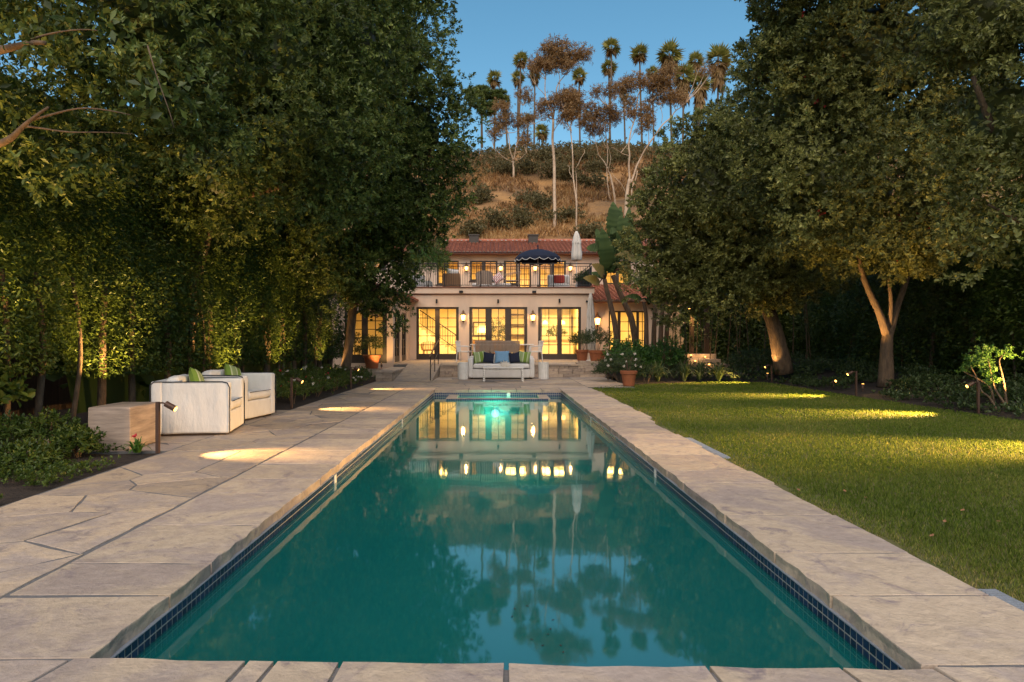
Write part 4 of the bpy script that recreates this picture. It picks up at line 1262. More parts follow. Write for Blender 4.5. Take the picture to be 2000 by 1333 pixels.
for sx in (-1.15, 1.2):
    for sy in (-0.36, 0.36):
        MB().tube([(sx, sy, 0.698), (sx, sy, 0.003)], 0.045, 8).build('leg', m_white, dt, local=True)

# stacked boards by the parasol base
bs = thing('paver_stack', 'two flat stone slabs stacked at the terrace edge below the closed parasol', 'slab', (3.6, 26.2, TZ+0.003))
box('slab', m_wallstone, bs, -0.55, 0.5, -0.3, 0.3, 0.003, 0.055, 0.008, local=True)
box('slab', m_stone, bs, -0.45, 0.6, -0.27, 0.33, 0.058, 0.11, 0.008, local=True)

# parasols
def closed_parasol(x, y, z0, ztop, zc, r, label):
    t = thing('closed_parasol', label, 'parasol', (x, y, z0))
    h = ztop-z0; hc = zc-z0
    MB().tube([(0,0,0.05),(0,0,h-0.02)], 0.028, 8).build('pole', m_white, t, local=True)
    prof = [(r*0.75, hc), (r*0.95, hc+0.03), (r*1.0, hc+0.2*(h-hc)), (r*0.8, hc+0.55*(h-hc)), (r*0.86, hc+0.62*(h-hc)), (r*0.45, hc+0.9*(h-hc)), (0.04, h)]
    MB().lathe(prof, n=40, wob=lambda q: 1+0.16*math.cos(q*8)+0.06*math.cos(q*3+1)).build('folded_canopy', m_canvas, t, local=True, smooth=True)
    MB().lathe([(r*0.86, hc+0.57*(h-hc)), (r*0.9, hc+0.6*(h-hc)), (r*0.86, hc+0.625*(h-hc))], n=24).build('tie', m_canvas, t, local=True)
    MB().lathe([(0.25,0.003),(0.25,0.05),(0.06,0.07),(0.05,0.25)], n=20).build('base', m_white, t, local=True)
closed_parasol(xs_(1126, 33), 33, 3.848, zs_(452, 33), zs_(509, 33), 0.23, 'closed cream parasol standing on the balcony beside the navy parasol')
closed_parasol(xs_(1153.5, 29.6), 29.6, TZ+0.003, zs_(573, 29.6), zs_(684, 29.6), 0.19, 'closed cream parasol standing on the terrace at the house corner')
nav = thing('navy_parasol', 'open navy parasol with white scalloped trim on the balcony', 'parasol', (xs_(1050.5, 34), 34, 3.848))
AP, ED, RR = zs_(487.5, 34)-3.848, zs_(505, 34)-3.848, 1.13
cn, tr_ = MB(), MB()
NS = 16
prof = [(RR, ED), (RR*0.93, ED+0.10), (RR*0.8, ED+0.21), (RR*0.6, ED+0.32), (RR*0.35, ED+0.40), (0.05, AP)]
cn.lathe(prof, n=NS*2)
cn.f = [f for f in cn.f if len(f) == 4]
cn.build('canopy', m_navy, nav, local=True, smooth=True)
vl = MB(); trim = MB()
n = NS*8
for i in range(n):
    a0, a1 = 2*math.pi*i/n, 2*math.pi*(i+1)/n
    d0 = 0.11+0.10*abs(math.sin(a0*NS/2)); d1 = 0.11+0.10*abs(math.sin(a1*NS/2))
    vl.add([(RR*math.cos(a0), RR*math.sin(a0), ED), (RR*math.cos(a1), RR*math.sin(a1), ED), (RR*1.01*math.cos(a1), RR*1.01*math.sin(a1), ED-d1), (RR*1.01*math.cos(a0), RR*1.01*math.sin(a0), ED-d0)], [(0,1,2,3)])
    trim.tube([(RR*1.018*math.cos(a0), RR*1.018*math.sin(a0), ED-d0+0.03), (RR*1.018*math.cos(a1), RR*1.018*math.sin(a1), ED-d1+0.03)], 0.013, 4, False)
vl.build('valance', m_navy, nav, local=True)
trim.build('white_trim', m_white, nav, local=True)
MB().tube([(0,0,0.05),(0,0,AP+0.04)], 0.025, 8).build('pole', m_white, nav, local=True)
MB().lathe([(0.05,AP-0.01),(0.02,AP+0.08),(0.045,AP+0.14),(0.01,AP+0.24)], n=12).build('finial', m_navy, nav, local=True)
for k in range(8):
    a = 2*math.pi*k/8
    MB().tube([(0,0,ED+0.02), (RR*0.55*math.cos(a), RR*0.55*math.sin(a), ED+0.30)], 0.010, 5).build('rib', m_white, nav, local=True)
MB().lathe([(0.3,0.003),(0.3,0.06),(0.05,0.08),(0.04,0.3)], n=20).build('base', m_iron, nav, local=True)

# balcony furniture
BZ = 3.848
def bal_x(u, Y=33.5): return xs_(u, Y)
s1 = thing('balcony_sofa', 'grey slipcovered sofa end at the leafy corner of the balcony', 'sofa', (bal_x(822), 33.4, BZ))
softbox('body', m_linen, s1, -0.5, 0.55, -0.4, 0.4, 0.02, 0.42, 0.05); softbox('arm', m_linen, s1, -0.5, 0.25, -0.42, -0.25, 0.02, 0.66, 0.05); softbox('back_panel', m_linen, s1, -0.5, -0.3, -0.25, 0.4, 0.4, 0.80, 0.05)
s2 = thing('wicker_lounge_chair', 'brown wicker lounge chair with white cushion turned to the house', 'chair', (bal_x(883), 33.2, BZ))
softbox('shell', m_wickbrown, s2, -0.42, 0.42, -0.40, -0.28, 0.02, 0.76, 0.03, wob=0.004)
for s in (-1, 1): softbox('arm', m_wickbrown, s2, min(s*0.42, s*0.32), max(s*0.42, s*0.32), -0.28, 0.4, 0.02, 0.60, 0.03, wob=0.004)
softbox('seat', m_wickbrown, s2, -0.32, 0.32, -0.28, 0.4, 0.02, 0.35, 0.02, wob=0.004)
cushion('back_cushion', m_linen, 0.6, 0.5, 0.18, (0.05, -0.20, 0.74), (R(12), R(8), 0), s2)
s3 = thing('round_back_chair', 'round backed grey woven chair on the balcony between the lanterns', 'chair', (bal_x(946), 33.0, BZ))
bk = MB()
for i in range(25):
    a = R(180+180*i/24)
    bk.tube([(0.36*math.cos(a), 0.36*math.sin(a)+0.1, 0.22), (0.40*math.cos(a), 0.42*math.sin(a)+0.1, 0.88-0.10*abs(math.cos(a))**3)], 0.030, 6)
bk.build('backrest', m_wicker, s3, local=True)
MB().lathe([(0.30,0.30),(0.37,0.34),(0.37,0.42),(0.30,0.46)], (0,0.1,0), 20).build('seat', m_wicker, s3, local=True)
for q in range(4):
    a = R(45+90*q); MB().tube([(0.25*math.cos(a), 0.1+0.25*math.sin(a), 0.32), (0.3*math.cos(a), 0.1+0.3*math.sin(a), 0.004)], 0.02, 6).build('leg', m_wicker, s3, local=True)
s4 = thing('balcony_daybed', 'low white daybed between the round chair and the iron chair', 'daybed', (bal_x(960), 35.4, BZ))
softbox('mattress', m_linen, s4, -1.0, 1.0, -0.4, 0.4, 0.30, 0.46, 0.06); box('frame', m_white, s4, -1.0, 1.0, -0.4, 0.4, 0.14, 0.29, local=True)
for sx in (-0.9, 0.9):
    for sy in (-0.33, 0.33): MB().tube([(sx, sy, 0.142), (sx, sy, 0.004)], 0.03, 6).build('leg', m_white, s4, local=True)
def sm():
    m, n, l, p = new_mat('red_stripe')
    co = n.new('ShaderNodeTexCoord'); wv = n.new('ShaderNodeTexWave'); wv.inputs['Scale'].default_value = 4.0
    l.new(co.outputs['Object'], wv.inputs[0]); rp = n.new('ShaderNodeValToRGB'); rp.color_ramp.interpolation = 'CONSTANT'
    rp.color_ramp.elements[0].color = (0.7,0.66,0.6,1); rp.color_ramp.elements[1].position = 0.6; rp.color_ramp.elements[1].color = (0.45,0.05,0.05,1)
    l.new(wv.outputs['Fac'], rp.inputs[0]); l.new(rp.outputs[0], p.inputs['Base Color']); p.inputs['Roughness'].default_value = 0.9
    return m
m_rstripe = sm()
tag(cushion('striped_pillow', m_rstripe, 0.55, 0.5, 0.18, (bal_x(972, 34.9), 34.95, BZ+0.72), (R(-15), R(-35), 0)), 'red and white striped pillow tilted on the balcony daybed', 'pillow')
s5 = thing('iron_armchair', 'curved iron lattice armchair under the navy parasol', 'chair', (bal_x(1000), 33.3, BZ))
for s in (-1, 1):
    MB().tube([(-0.36, 0.28*s, 0.74), (0.0, 0.30*s, 0.78), (0.34, 0.28*s, 0.86)], 0.02, 6).build('arm', m_wicker, s5, local=True)
    for xx in (-0.3, 0.3): MB().tube([(xx, 0.28*s, 0.74), (xx*1.1, 0.30*s, 0.004)], 0.018, 6).build('leg', m_wicker, s5, local=True)
box('seat', m_wicker, s5, -0.32, 0.32, -0.28, 0.28, 0.40, 0.45, 0.01, local=True)
lb_ = MB()
for k in range(7): lb_.tube([(0.33, -0.26+k*0.087, 0.44), (0.40, -0.27+k*0.09, 0.92)], 0.012, 5)
lb_.tube([(0.40,-0.28,0.92),(0.40,0.28,0.92)], 0.018, 6).build('backrest', m_wicker, s5, local=True)
s6 = thing('balcony_loveseat', 'white balcony loveseat below the right end window', 'sofa', (bal_x(1091, 35), 35.0, BZ))
softbox('body', m_linen, s6, -0.55, 0.55, -0.35, 0.4, 0.02, 0.42, 0.05); softbox('back_panel', m_linen, s6, -0.55, 0.55, 0.22, 0.4, 0.42, 0.92, 0.05)
for s in (-1, 1): softbox('arm', m_linen, s6, min(s*0.55, s*0.42), max(s*0.55, s*0.42), -0.35, 0.22, 0.42, 0.82, 0.04)
tag(softbox('red_cushion', m_red, None, bal_x(1082,34.75), bal_x(1103,34.75), 34.78, 34.98, BZ+0.46, BZ+0.86, 0.06), 'long red cushion on the balcony loveseat', 'cushion')

# pots
def pot(loc, r0, r1, h, name, label):
    t = thing(name, label, 'pot', loc)
    MB().lathe([(r0*0.96,0.003),(r0,0.02),(r1*0.95,h*0.78),(r1*1.08,h*0.80),(r1*1.10,h*0.98),(r1*1.02,h),(r1*0.93,h*0.99),(r1*0.90,h*0.90)], n=28).build('pot_body', m_terra, t, local=True, smooth=False)
    MB().lathe([(r1*0.90,h*0.895),(r1*0.3,h*0.93)], n=20).build('soil', m_soil, t, local=True)
    return t

# ------------------------------------------------------------------ garden lamps
def path_light(x, y, z, dx, label, group, h=0.62, power=9, aim=1.05, deg=56):
    t = thing('path_light', label, 'path light', (x, y, z), group=group)
    box('post', m_lampmetal, t, x-0.020, x+0.020, y-0.020, y+0.020, z+0.003, z+h)
    hx = x + dx*0.06
    MB().tube([(x, y, z+h-0.015), (hx, y, z+h-0.012), (hx+dx*0.05, y, z+h-0.03)], 0.011, 6).build('arm', m_lampmetal, t)
    a = Vector((hx+dx*0.035, y, z+h-0.022)); b = Vector((hx+dx*0.15, y, z+h-0.085))
    d = (b-a).normalized()
    MB().tube([a, b], 0.036, 12).build('lamp_head', m_lampmetal, t)
    MB().tube([b, b+d*0.008], 0.030, 12).build('bulb', m_bulb, t)
    spot(b+d*0.02, (x+dx*aim, y-0.05, z), power, t, deg, 0.95, 0.02)
path_light(-4.07, 8.2, 0, 1, 'slim bronze path light standing before the travertine block', 'path lights along the deck', power=40)
path_light(-4.09, 13.62, 0, 1, 'slim bronze path light just past the open armchair', 'path lights along the deck', power=40)
path_light(-4.12, 19.3, 0, 1, 'slim bronze path light by the rose bed near the ramp', 'path lights along the deck', power=34)
path_light(9.02, 22.4, 0, -1, 'slim bronze path light by the leaning tree trunk', 'path lights along the lawn', power=260, h=0.58, aim=1.5, deg=54)
path_light(8.98, 17.05, -0.02, -1, 'slim bronze path light before the forked tree trunk', 'path lights along the lawn', power=320, aim=1.6, deg=54)
path_light(9.1, 12.9, -0.02, -1, 'slim bronze path light before the small lit shrub tree', 'path lights along the lawn', power=400, aim=1.8, deg=50, h=0.6)
path_light(9.1, 8.7, -0.02, -1, 'slim bronze path light farther along the lawn edge, past the shrub tree', 'path lights along the lawn', power=780, aim=2.6, deg=46)

def uplight(loc, target, power, label, deg=80, group='ground uplights', vis=True):
    loc = Vector(loc); d = (Vector(target)-loc).normalized()
    t = thing('garden_uplight', label, 'spotlight', loc, group=group)
    a = loc + Vector((0,0,0.10))
    MB().tube([loc+Vector((0,0,-0.02)), a], 0.012, 6).build('stake', m_lampmetal, t)
    MB().tube([a-d*0.05, a+d*0.07], 0.036, 12).build('lamp_head', m_lampmetal, t)
    MB().tube([a+d*0.07, a+d*0.078], 0.030, 12).build('bulb', m_bulb, t)
    spot(a+d*0.09, target, power, t, deg, 0.6, 0.02)
HX = lambda y: -6.55 + (y-8)*0.055           # hedge face
G1 = 'uplights below the hedge'
for y, p, k in ((7.6, 70, 1), (10.9, 70, 0), (15.3, 60, 0), (18.6, 40, 0), (22.0, 40, 0)):
    uplight((HX(y)+0.55, y, 0.0), (HX(y)-0.05, y+0.5, 2.8), p*1.5, 'small bronze uplight shining up the clipped hedge', 85, G1)
uplight((-6.3, 5.2, 0.0), (-5.6, 6.0, 5.0), 60, 'small bronze uplight shining up into the near left tree limbs', 70)
uplight((9.0, 22.7, 0.1), (10.0, 23.4, 6.0), 18, 'small bronze uplight before the leaning tree trunk', 70)
uplight((9.6, 17.9, 0.05), (10.7, 19.0, 6.5), 75, 'small bronze uplight before the forked tree trunk', 62)
q = ground(1955, 797, 0.05)
uplight((q.x+0.1, 12.35, 0.0), (q.x-0.2, 13.0, 1.25), 110, 'small bronze uplight below the multi-stemmed shrub tree', 80)
q = at(1628, 745, 18.2)
uplight((q.x, q.y, q.z-0.12), (q.x+0.4, q.y-1.0, q.z+0.3), 6, 'small bronze uplight glowing among ground cover plants before the hedge', 80)

# ------------------------------------------------------------------ trees
CAMP = np.array([0, 0, CAMH])
def ellipsoid_pts(blobs, dens, cull=0.25):
    """points on the union surface of ellipsoids, thinner on the side turned away from the garden"""
    B = np.array(blobs)
    pts, nrm = [], []
    for i, b in enumerate(B):
        c, r = b[:3], b[3:6]
        areaA = 4*math.pi*((((r[0]*r[1])**1.6+(r[0]*r[2])**1.6+(r[1]*r[2])**1.6)/3)**(1/1.6))
        n = int(areaA*dens)
        d = unit(RNG.normal(size=(n, 3)))
        p = c + d*r
        nn = unit(d/r)
        keep = np.ones(n, bool)
        for j, b2 in enumerate(B):
            if j == i: continue
            q = (((p-b2[:3])/b2[3:6])**2).sum(1)
            keep &= q > 0.78
        vis = (nn*unit(CAMP-p)).sum(1)
        keep &= (vis > -0.15) | (RNG.uniform(size=n) < cull)
        pts.append(p[keep]); nrm.append(nn[keep])
    return np.concatenate(pts), np.concatenate(nrm)

def crown_mesh(blobs, clump_dens=1.6, clump_r=0.62, spr=22, k=11, L=0.085, W=0.036, six=False, inner=True, jitter=0.22, cull=0.10):
    C, Nn = ellipsoid_pts(blobs, clump_dens, cull)
    C = C - Nn*RNG.uniform(-0.6, 1.0, (len(C), 1))*jitter*2.2
    rc = clump_r*RNG.uniform(0.55, 1.25, len(C))
    tone = RNG.uniform(0, 1, len(C))
    ci = np.repeat(np.arange(len(C)), spr)
    d = unit(RNG.normal(size=(len(ci), 3)) + Nn[ci]*0.9)
    vis = (d*unit(CAMP-C[ci])).sum(1)
    keep = (vis > -0.35) | (RNG.uniform(size=len(ci)) < 0.3)
    ci, d = ci[keep], d[keep]
    S = C[ci] + d*rc[ci][:, None]*RNG.uniform(0.55, 1.05, (len(ci), 1))*np.array([1, 1, 0.85])
    A = unit(d + np.array([0, 0, 0.35]) + RNG.normal(scale=0.3, size=d.shape))
    parts = [sprigs(S, A, k, L, W, stem=L*1.1, six=six, tone=np.clip(tone[ci]+RNG.normal(scale=0.12, size=len(ci)), 0, 1))]
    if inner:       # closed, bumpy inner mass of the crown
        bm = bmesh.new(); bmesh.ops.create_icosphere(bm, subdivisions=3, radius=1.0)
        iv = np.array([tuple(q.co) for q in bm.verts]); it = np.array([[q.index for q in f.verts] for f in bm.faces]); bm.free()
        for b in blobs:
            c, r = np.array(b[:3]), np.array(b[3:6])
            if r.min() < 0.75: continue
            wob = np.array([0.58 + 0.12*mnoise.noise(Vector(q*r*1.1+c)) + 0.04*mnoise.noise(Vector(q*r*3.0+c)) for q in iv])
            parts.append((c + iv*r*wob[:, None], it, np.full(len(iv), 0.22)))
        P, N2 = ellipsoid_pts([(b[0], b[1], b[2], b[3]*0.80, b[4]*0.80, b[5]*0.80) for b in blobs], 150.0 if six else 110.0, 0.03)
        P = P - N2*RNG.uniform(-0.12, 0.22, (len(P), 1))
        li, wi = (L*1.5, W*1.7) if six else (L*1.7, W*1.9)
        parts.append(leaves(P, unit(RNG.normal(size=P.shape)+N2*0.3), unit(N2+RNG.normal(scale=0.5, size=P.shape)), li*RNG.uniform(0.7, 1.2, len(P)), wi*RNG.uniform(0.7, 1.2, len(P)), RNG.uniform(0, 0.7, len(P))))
    return joinp(parts)

def B(u, v, Y, ru, rv, ry=None):
    p = at(u, v, Y)
    rx_, rz2 = ru*Y/F, rv*Y/F
    return (p.x, p.y, p.z, rx_, ry if ry else min(rx_*0.9, 3.2), rz2)

def wander(pts, amp=0.06, sub=5):
    pts = [Vector(p) for p in pts]
    out = []
    for a, b in zip(pts, pts[1:]):
        for i in range(sub):
            t = i/sub
            p = a.lerp(b, t)
            out.append(p + Vector(mnoise.noise_vector(p*0.9+Vector((3,1,7))))*amp)
    out.append(pts[-1])
    # smooth
    for _ in range(2):
        out = [out[0]] + [(out[i-1]+out[i]*2+out[i+1])/4 for i in range(1, len(out)-1)] + [out[-1]]
    return out
def limb(name, pts, r0, r1, mat, parent, n=10, amp=0.06):
    w = wander(pts, amp)
    rr = [r0+(r1-r0)*(i/(len(w)-1))**0.8 for i in range(len(w))]
    rr = [r*(1+0.10*mnoise.noise(p*3)) for r, p in zip(rr, w)]
    return MB().tube(w, rr, n).build(name, mat, parent, smooth=True)

def tree(label, base, trunk, r0, limbs, blobs, mat, bark=m_bark, **kw):
    t = thing('broadleaf_tree', label, 'tree', base)
    limb('trunk', trunk, r0, r0*0.62, bark, t, 14)
    for pts, a, b in limbs: limb('limb', pts, a, b, bark, t, 8)
    v, tr, rd = crown_mesh(blobs, **kw)
    tag(big_mesh('crown', v, tr, mat, t, rd), kind='stuff')
    return t

# left side
bz = Vector((-5.0, 22.3, 0))
tree('dense dark green tree leaning over the pool beside the left house wing', bz, [bz, at(690, 600, 22.2), at(700, 520, 22)], 0.17,
     [([at(700,520,22), at(740,430,21.5), at(800,330,21)], 0.13, 0.05), ([at(690,600,22.2), at(660,500,22), at(640,380,21)], 0.12, 0.05), ([at(694,560,22.1), at(770,500,21.5), at(830,440,21)], 0.09, 0.03), ([at(690,600,22), at(735,560,21.5), at(755,545,21.3)], 0.05, 0.02)],
     [B(780,262,21,128,112), B(765,100,21,88,120), B(770,385,21,118,78), B(680,210,21,190,180), B(640,380,20.5,150,110), B(720,480,21.5,90,52), B(700,560,22.3,55,38,1.0), B(740,600,22.6,30,24,0.6), B(775,455,21.2,75,48), B(745,530,22,58,42,1.0), B(610,480,20,90,80)], lm_dark, clump_dens=3.2, L=0.115, W=0.058, spr=26, k=10)
bz = Vector((-7.1, 15.2, 0))
tree('tall dark tree rising above the middle of the clipped hedge', bz, [bz, at(370, 560, 15.2), at(420, 380, 15)], 0.25,
     [([at(420,380,15), at(520,250,14.6), at(600,120,14.4)], 0.13, 0.04), ([at(400,450,15), at(300,300,14.6), at(280,150,14.5)], 0.12, 0.04), ([at(420,400,15), at(560,360,14), at(640,330,13.7)], 0.08, 0.03)],
     [B(520,150,14.5,200,180), B(590,300,14.3,150,110), B(420,330,14.3,150,105), B(640,60,15,150,130), B(330,160,14.5,140,130), B(600,-170,15,300,170)], lm_dark, clump_dens=3.2, L=0.105, W=0.052, spr=26, k=10)
bz = Vector((-7.4, 8.6, 0))
tree('near dark tree with lit orange limbs at the end of the hedge', bz, [bz, (-7.2, 8.4, 3.0), (-6.9, 8.0, 5.2)], 0.24,
     [([(-6.9,8.0,5.2), at(-20,100,7.0), at(30,92,6.8), at(88,84,6.6)], 0.07, 0.02), ([(-7.2,8.4,3.0), at(-60,300,7.2), at(20,268,7.0), at(42,245,6.9), at(95,210,6.8)], 0.06, 0.012),
      ([at(30,92,6.8), at(100,70,6.6), at(190,60,6.4)], 0.016, 0.004), ([at(60,235,6.9), at(150,215,6.7), at(255,225,6.5)], 0.014, 0.004), ([at(42,245,7), at(130,262,6.8), at(260,262,6.6)], 0.012, 0.003), ([at(290,90,6.1), at(310,160,6.0), at(340,250,6.0)], 0.008, 0.003)],
     [B(330,60,8.8,170,120,1.4), B(180,-90,8.6,300,130,1.6), B(250,190,8.8,140,75,1.0), B(30,60,8.0,90,60,0.8), B(480,-180,9.5,300,150,2.0), B(60,300,8.6,95,45,0.7), B(400,250,9.3,80,70,0.8), B(150,55,7.0,120,48,0.35), B(320,190,6.6,70,62,0.28), B(150,330,8.2,80,40,0.5), B(-10,180,7.6,60,40,0.4)], lm_dark, clump_dens=3.4, clump_r=0.36, L=0.085, W=0.040, spr=22, k=11, six=True, jitter=0.15)
# right side
bz = at(1530, 730, 23.0); bz.z = 0.25
tree('broad rounded olive green tree with a thick leaning trunk near the house', bz, [bz, at(1515, 640, 23), at(1492, 575, 23.2)], 0.31,
     [([at(1492,575,23.2), at(1450,555,23), at(1400,520,22.8)], 0.15, 0.05), ([at(1492,575,23.2), at(1490,500,23), at(1470,400,23)], 0.2, 0.06), ([at(1505,610,23.1), at(1560,540,23), at(1590,480,23)], 0.14, 0.05)],
     [B(1400,400,23,140,140), B(1335,490,23,88,100), B(1400,325,23.5,98,78), B(1312,455,23,48,88), B(1480,490,23,140,95), B(1485,300,23.5,130,112), B(1330,575,23,62,38), B(1420,560,22.8,80,36), B(1560,400,23.5,130,160)], lm_right, clump_dens=3.4, L=0.125, W=0.062, spr=26, k=10, clump_r=0.50)
bz = at(1728, 757, 18.5); bz.z = 0.12
tree('tall olive green tree with a lit forked trunk beside the lawn', bz, [bz, at(1732, 690, 18.5), at(1735, 648, 18.5)], 0.215,
     [([at(1733,655,18.5), at(1712,600,18.4), at(1680,530,18.2), at(1660,440,18)], 0.125, 0.05), ([at(1737,655,18.5), at(1752,600,18.6), at(1775,540,18.8), at(1785,440,19)], 0.125, 0.05), ([at(1738,640,18.5), at(1742,585,18.3), at(1735,540,18.1)], 0.07, 0.04), ([at(1660,440,18), at(1640,300,17.8)], 0.06, 0.03), ([at(1785,440,19), at(1830,370,18.5), at(1870,365,18.2)], 0.06, 0.02)],
     [B(1530,100,19,75,105), B(1590,200,18.5,135,125), B(1640,370,18,150,110), B(1690,120,18.5,200,150), B(1720,470,18,140,55), B(1560,320,18.2,105,80), B(1800,430,17.8,110,85), B(1660,-120,18,180,135), B(1760,-160,17,300,170), B(1840,230,19.5,120,110)], lm_right, clump_dens=3.4, L=0.115, W=0.058, spr=26, k=10, clump_r=0.46)
bz = Vector((11.0, 12.4, 0.2))
tree('near olive green tree at the lawn edge with small yellowish leaves', bz, [bz, (11.0, 12.4, 2.2), (10.8, 12.3, 4.0)], 0.22,
     [([(10.8,12.3,4.0), at(1960,300,12), at(1900,150,11.7)], 0.12, 0.04), ([(10.9,12.3,3.0), at(2020,450,12), at(1930,400,11.8)], 0.08, 0.02)],
     [B(1960,250,12.2,100,130,1.3), B(1900,60,12.2,140,120,1.5), B(1975,455,11.8,95,62,0.9), B(2080,250,12,120,180,1.3), B(1985,-120,12,250,130,1.6), B(1925,350,12.0,60,60,0.7)], lm_right, clump_dens=3.0, clump_r=0.40, L=0.092, W=0.042, spr=24, k=11, six=True, jitter=0.18)
# red bottlebrush-like blossoms on the right trees
bl = []
for u, v, Y in ((1580,152,17),(1650,110,17),(1475,270,22.2),(1600,200,17),(1762,345,16.9),(1825,390,16.6),(1840,395,16.6),(1815,440,16.6),(1755,430,16.7),(1760,440,16.7),(1805,445,16.6),(1600,420,16.9),(1470,310,22),(1500,390,22),(1570,460,22),(1600,100,17.4),(1790,420,16.6),(1745,510,16.8),(1570,30,17),(1640,5,17)):
    p = np.array(at(u, v, Y))[None]
    S = p + RNG.normal(scale=0.05, size=(4, 3)); bl.append(sprigs(S, unit(RNG.normal(size=(4,3))+np.array([0,-0.6,0.4])), 12, 0.06, 0.012))
v, t, r = joinp(bl)
tag(big_mesh('red_blossom', v, t, lm_pink, None, r), 'scattered red blossoms in the crowns of the right trees', 'blossom', kind='stuff')

# ------------------------------------------------------------------ hedges
def hedge(name, label, xf, y0, y1, z0, z1, dens, L, W, mat, side, near=13, trunk_step=1.5, depth=0.5):
    t = thing(name, label, 'hedge', ((xf(y0)+xf(y1))/2, (y0+y1)/2, 0))
    parts = []
    for a, b, six, dm, lm in ((y0, min(near, y1), True, 1.0, 1.0), (min(near, y1), y1, False, 0.8, 1.25)):
        if b-a < 0.1: continue
        n = int((b-a)*(z1-z0)*dens*dm)
        y = RNG.uniform(a, b, n); z = z0+(z1-z0)*RNG.uniform(0, 1, n)
        rag = np.array([mnoise.noise((q*0.9, 0.3, 5)) for q in y])*0.35
        k = z > z0 + 0.25 + rag - np.clip((y-10.2)*0.5, 0, 0.85)
        y, z = y[k], z[k]; n = len(y)
        bulge = np.array([mnoise.noise((q*0.7, w*0.7, 2.0)) + 0.5*mnoise.noise((q*2.2, w*2.2, 9.0)) for q, w in zip(y, z)])
        x = xf(y) + side*(bulge*0.32 - RNG.uniform(0, 1, n)**1.6*depth)
        P = np.stack([x, y, z], 1)
        D = unit(np.stack([side*RNG.uniform(0.1, 1, n), RNG.normal(scale=0.7, size=n), RNG.normal(scale=0.5, size=n)-0.15], 1))
        N = unit(np.stack([side*RNG.uniform(0.2, 0.9, n), RNG.normal(scale=0.45, size=n), RNG.uniform(0.2, 1, n)], 1))
        parts.append(leaves(P, D, N, L*lm*RNG.uniform(0.6, 1.2, n), W*lm*RNG.uniform(0.7, 1.2, n), np.clip(RNG.beta(2, 2, n)+0.12*bulge, 0, 1), six))
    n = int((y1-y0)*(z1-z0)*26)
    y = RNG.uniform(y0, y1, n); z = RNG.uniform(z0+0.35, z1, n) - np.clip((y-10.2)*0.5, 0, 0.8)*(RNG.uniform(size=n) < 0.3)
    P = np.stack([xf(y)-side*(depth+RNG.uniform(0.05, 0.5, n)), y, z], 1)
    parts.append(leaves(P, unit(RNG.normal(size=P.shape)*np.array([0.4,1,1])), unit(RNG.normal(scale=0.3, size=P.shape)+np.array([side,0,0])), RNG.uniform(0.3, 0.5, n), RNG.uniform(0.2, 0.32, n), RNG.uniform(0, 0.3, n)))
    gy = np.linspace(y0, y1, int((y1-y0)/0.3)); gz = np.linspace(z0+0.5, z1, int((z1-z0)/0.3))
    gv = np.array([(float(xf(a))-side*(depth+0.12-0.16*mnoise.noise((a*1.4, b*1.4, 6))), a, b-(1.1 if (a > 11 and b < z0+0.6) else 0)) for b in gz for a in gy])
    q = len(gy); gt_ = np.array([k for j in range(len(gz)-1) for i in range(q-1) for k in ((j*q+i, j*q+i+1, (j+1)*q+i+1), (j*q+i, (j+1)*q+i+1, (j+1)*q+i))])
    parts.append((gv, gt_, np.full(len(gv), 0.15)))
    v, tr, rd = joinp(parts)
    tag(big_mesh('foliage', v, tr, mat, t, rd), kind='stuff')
    y = y0+0.3
    while y < y1-0.2:
        x = float(xf(y))-side*random.uniform(0.15, 0.5)
        r_ = random.uniform(0.035, 0.085)
        w = wander([(x, y, 0.0), (x+random.uniform(-0.1,0.1), y+random.uniform(-0.2,0.2), z0+0.4), (x, y+random.uniform(-0.3,0.3), z0+1.6)], 0.05, 4)
        MB().tube(w, [r_*(1-0.04*i) for i in range(len(w))], 8).build('stem', m_bark, t, smooth=True)
        y += random.uniform(0.5, 1.5)*trunk_step
    return t
hedge('clipped_hedge', 'tall glossy leafed hedge lit from below along the pool deck', HX, 6.0, 25.3, 0.75, 5.2, 1150, 0.078, 0.034, lm_hedge, 1, trunk_step=0.7)
HR = lambda y: 13.2 - (y-8)*0.02
hedge('dark_hedge', 'dark hedge in shade behind the right trees', HR, 8.0, 31.0, 0.0, 5.2, 420, 0.11, 0.048, lm_hedge, -1, near=8, trunk_step=1.4)
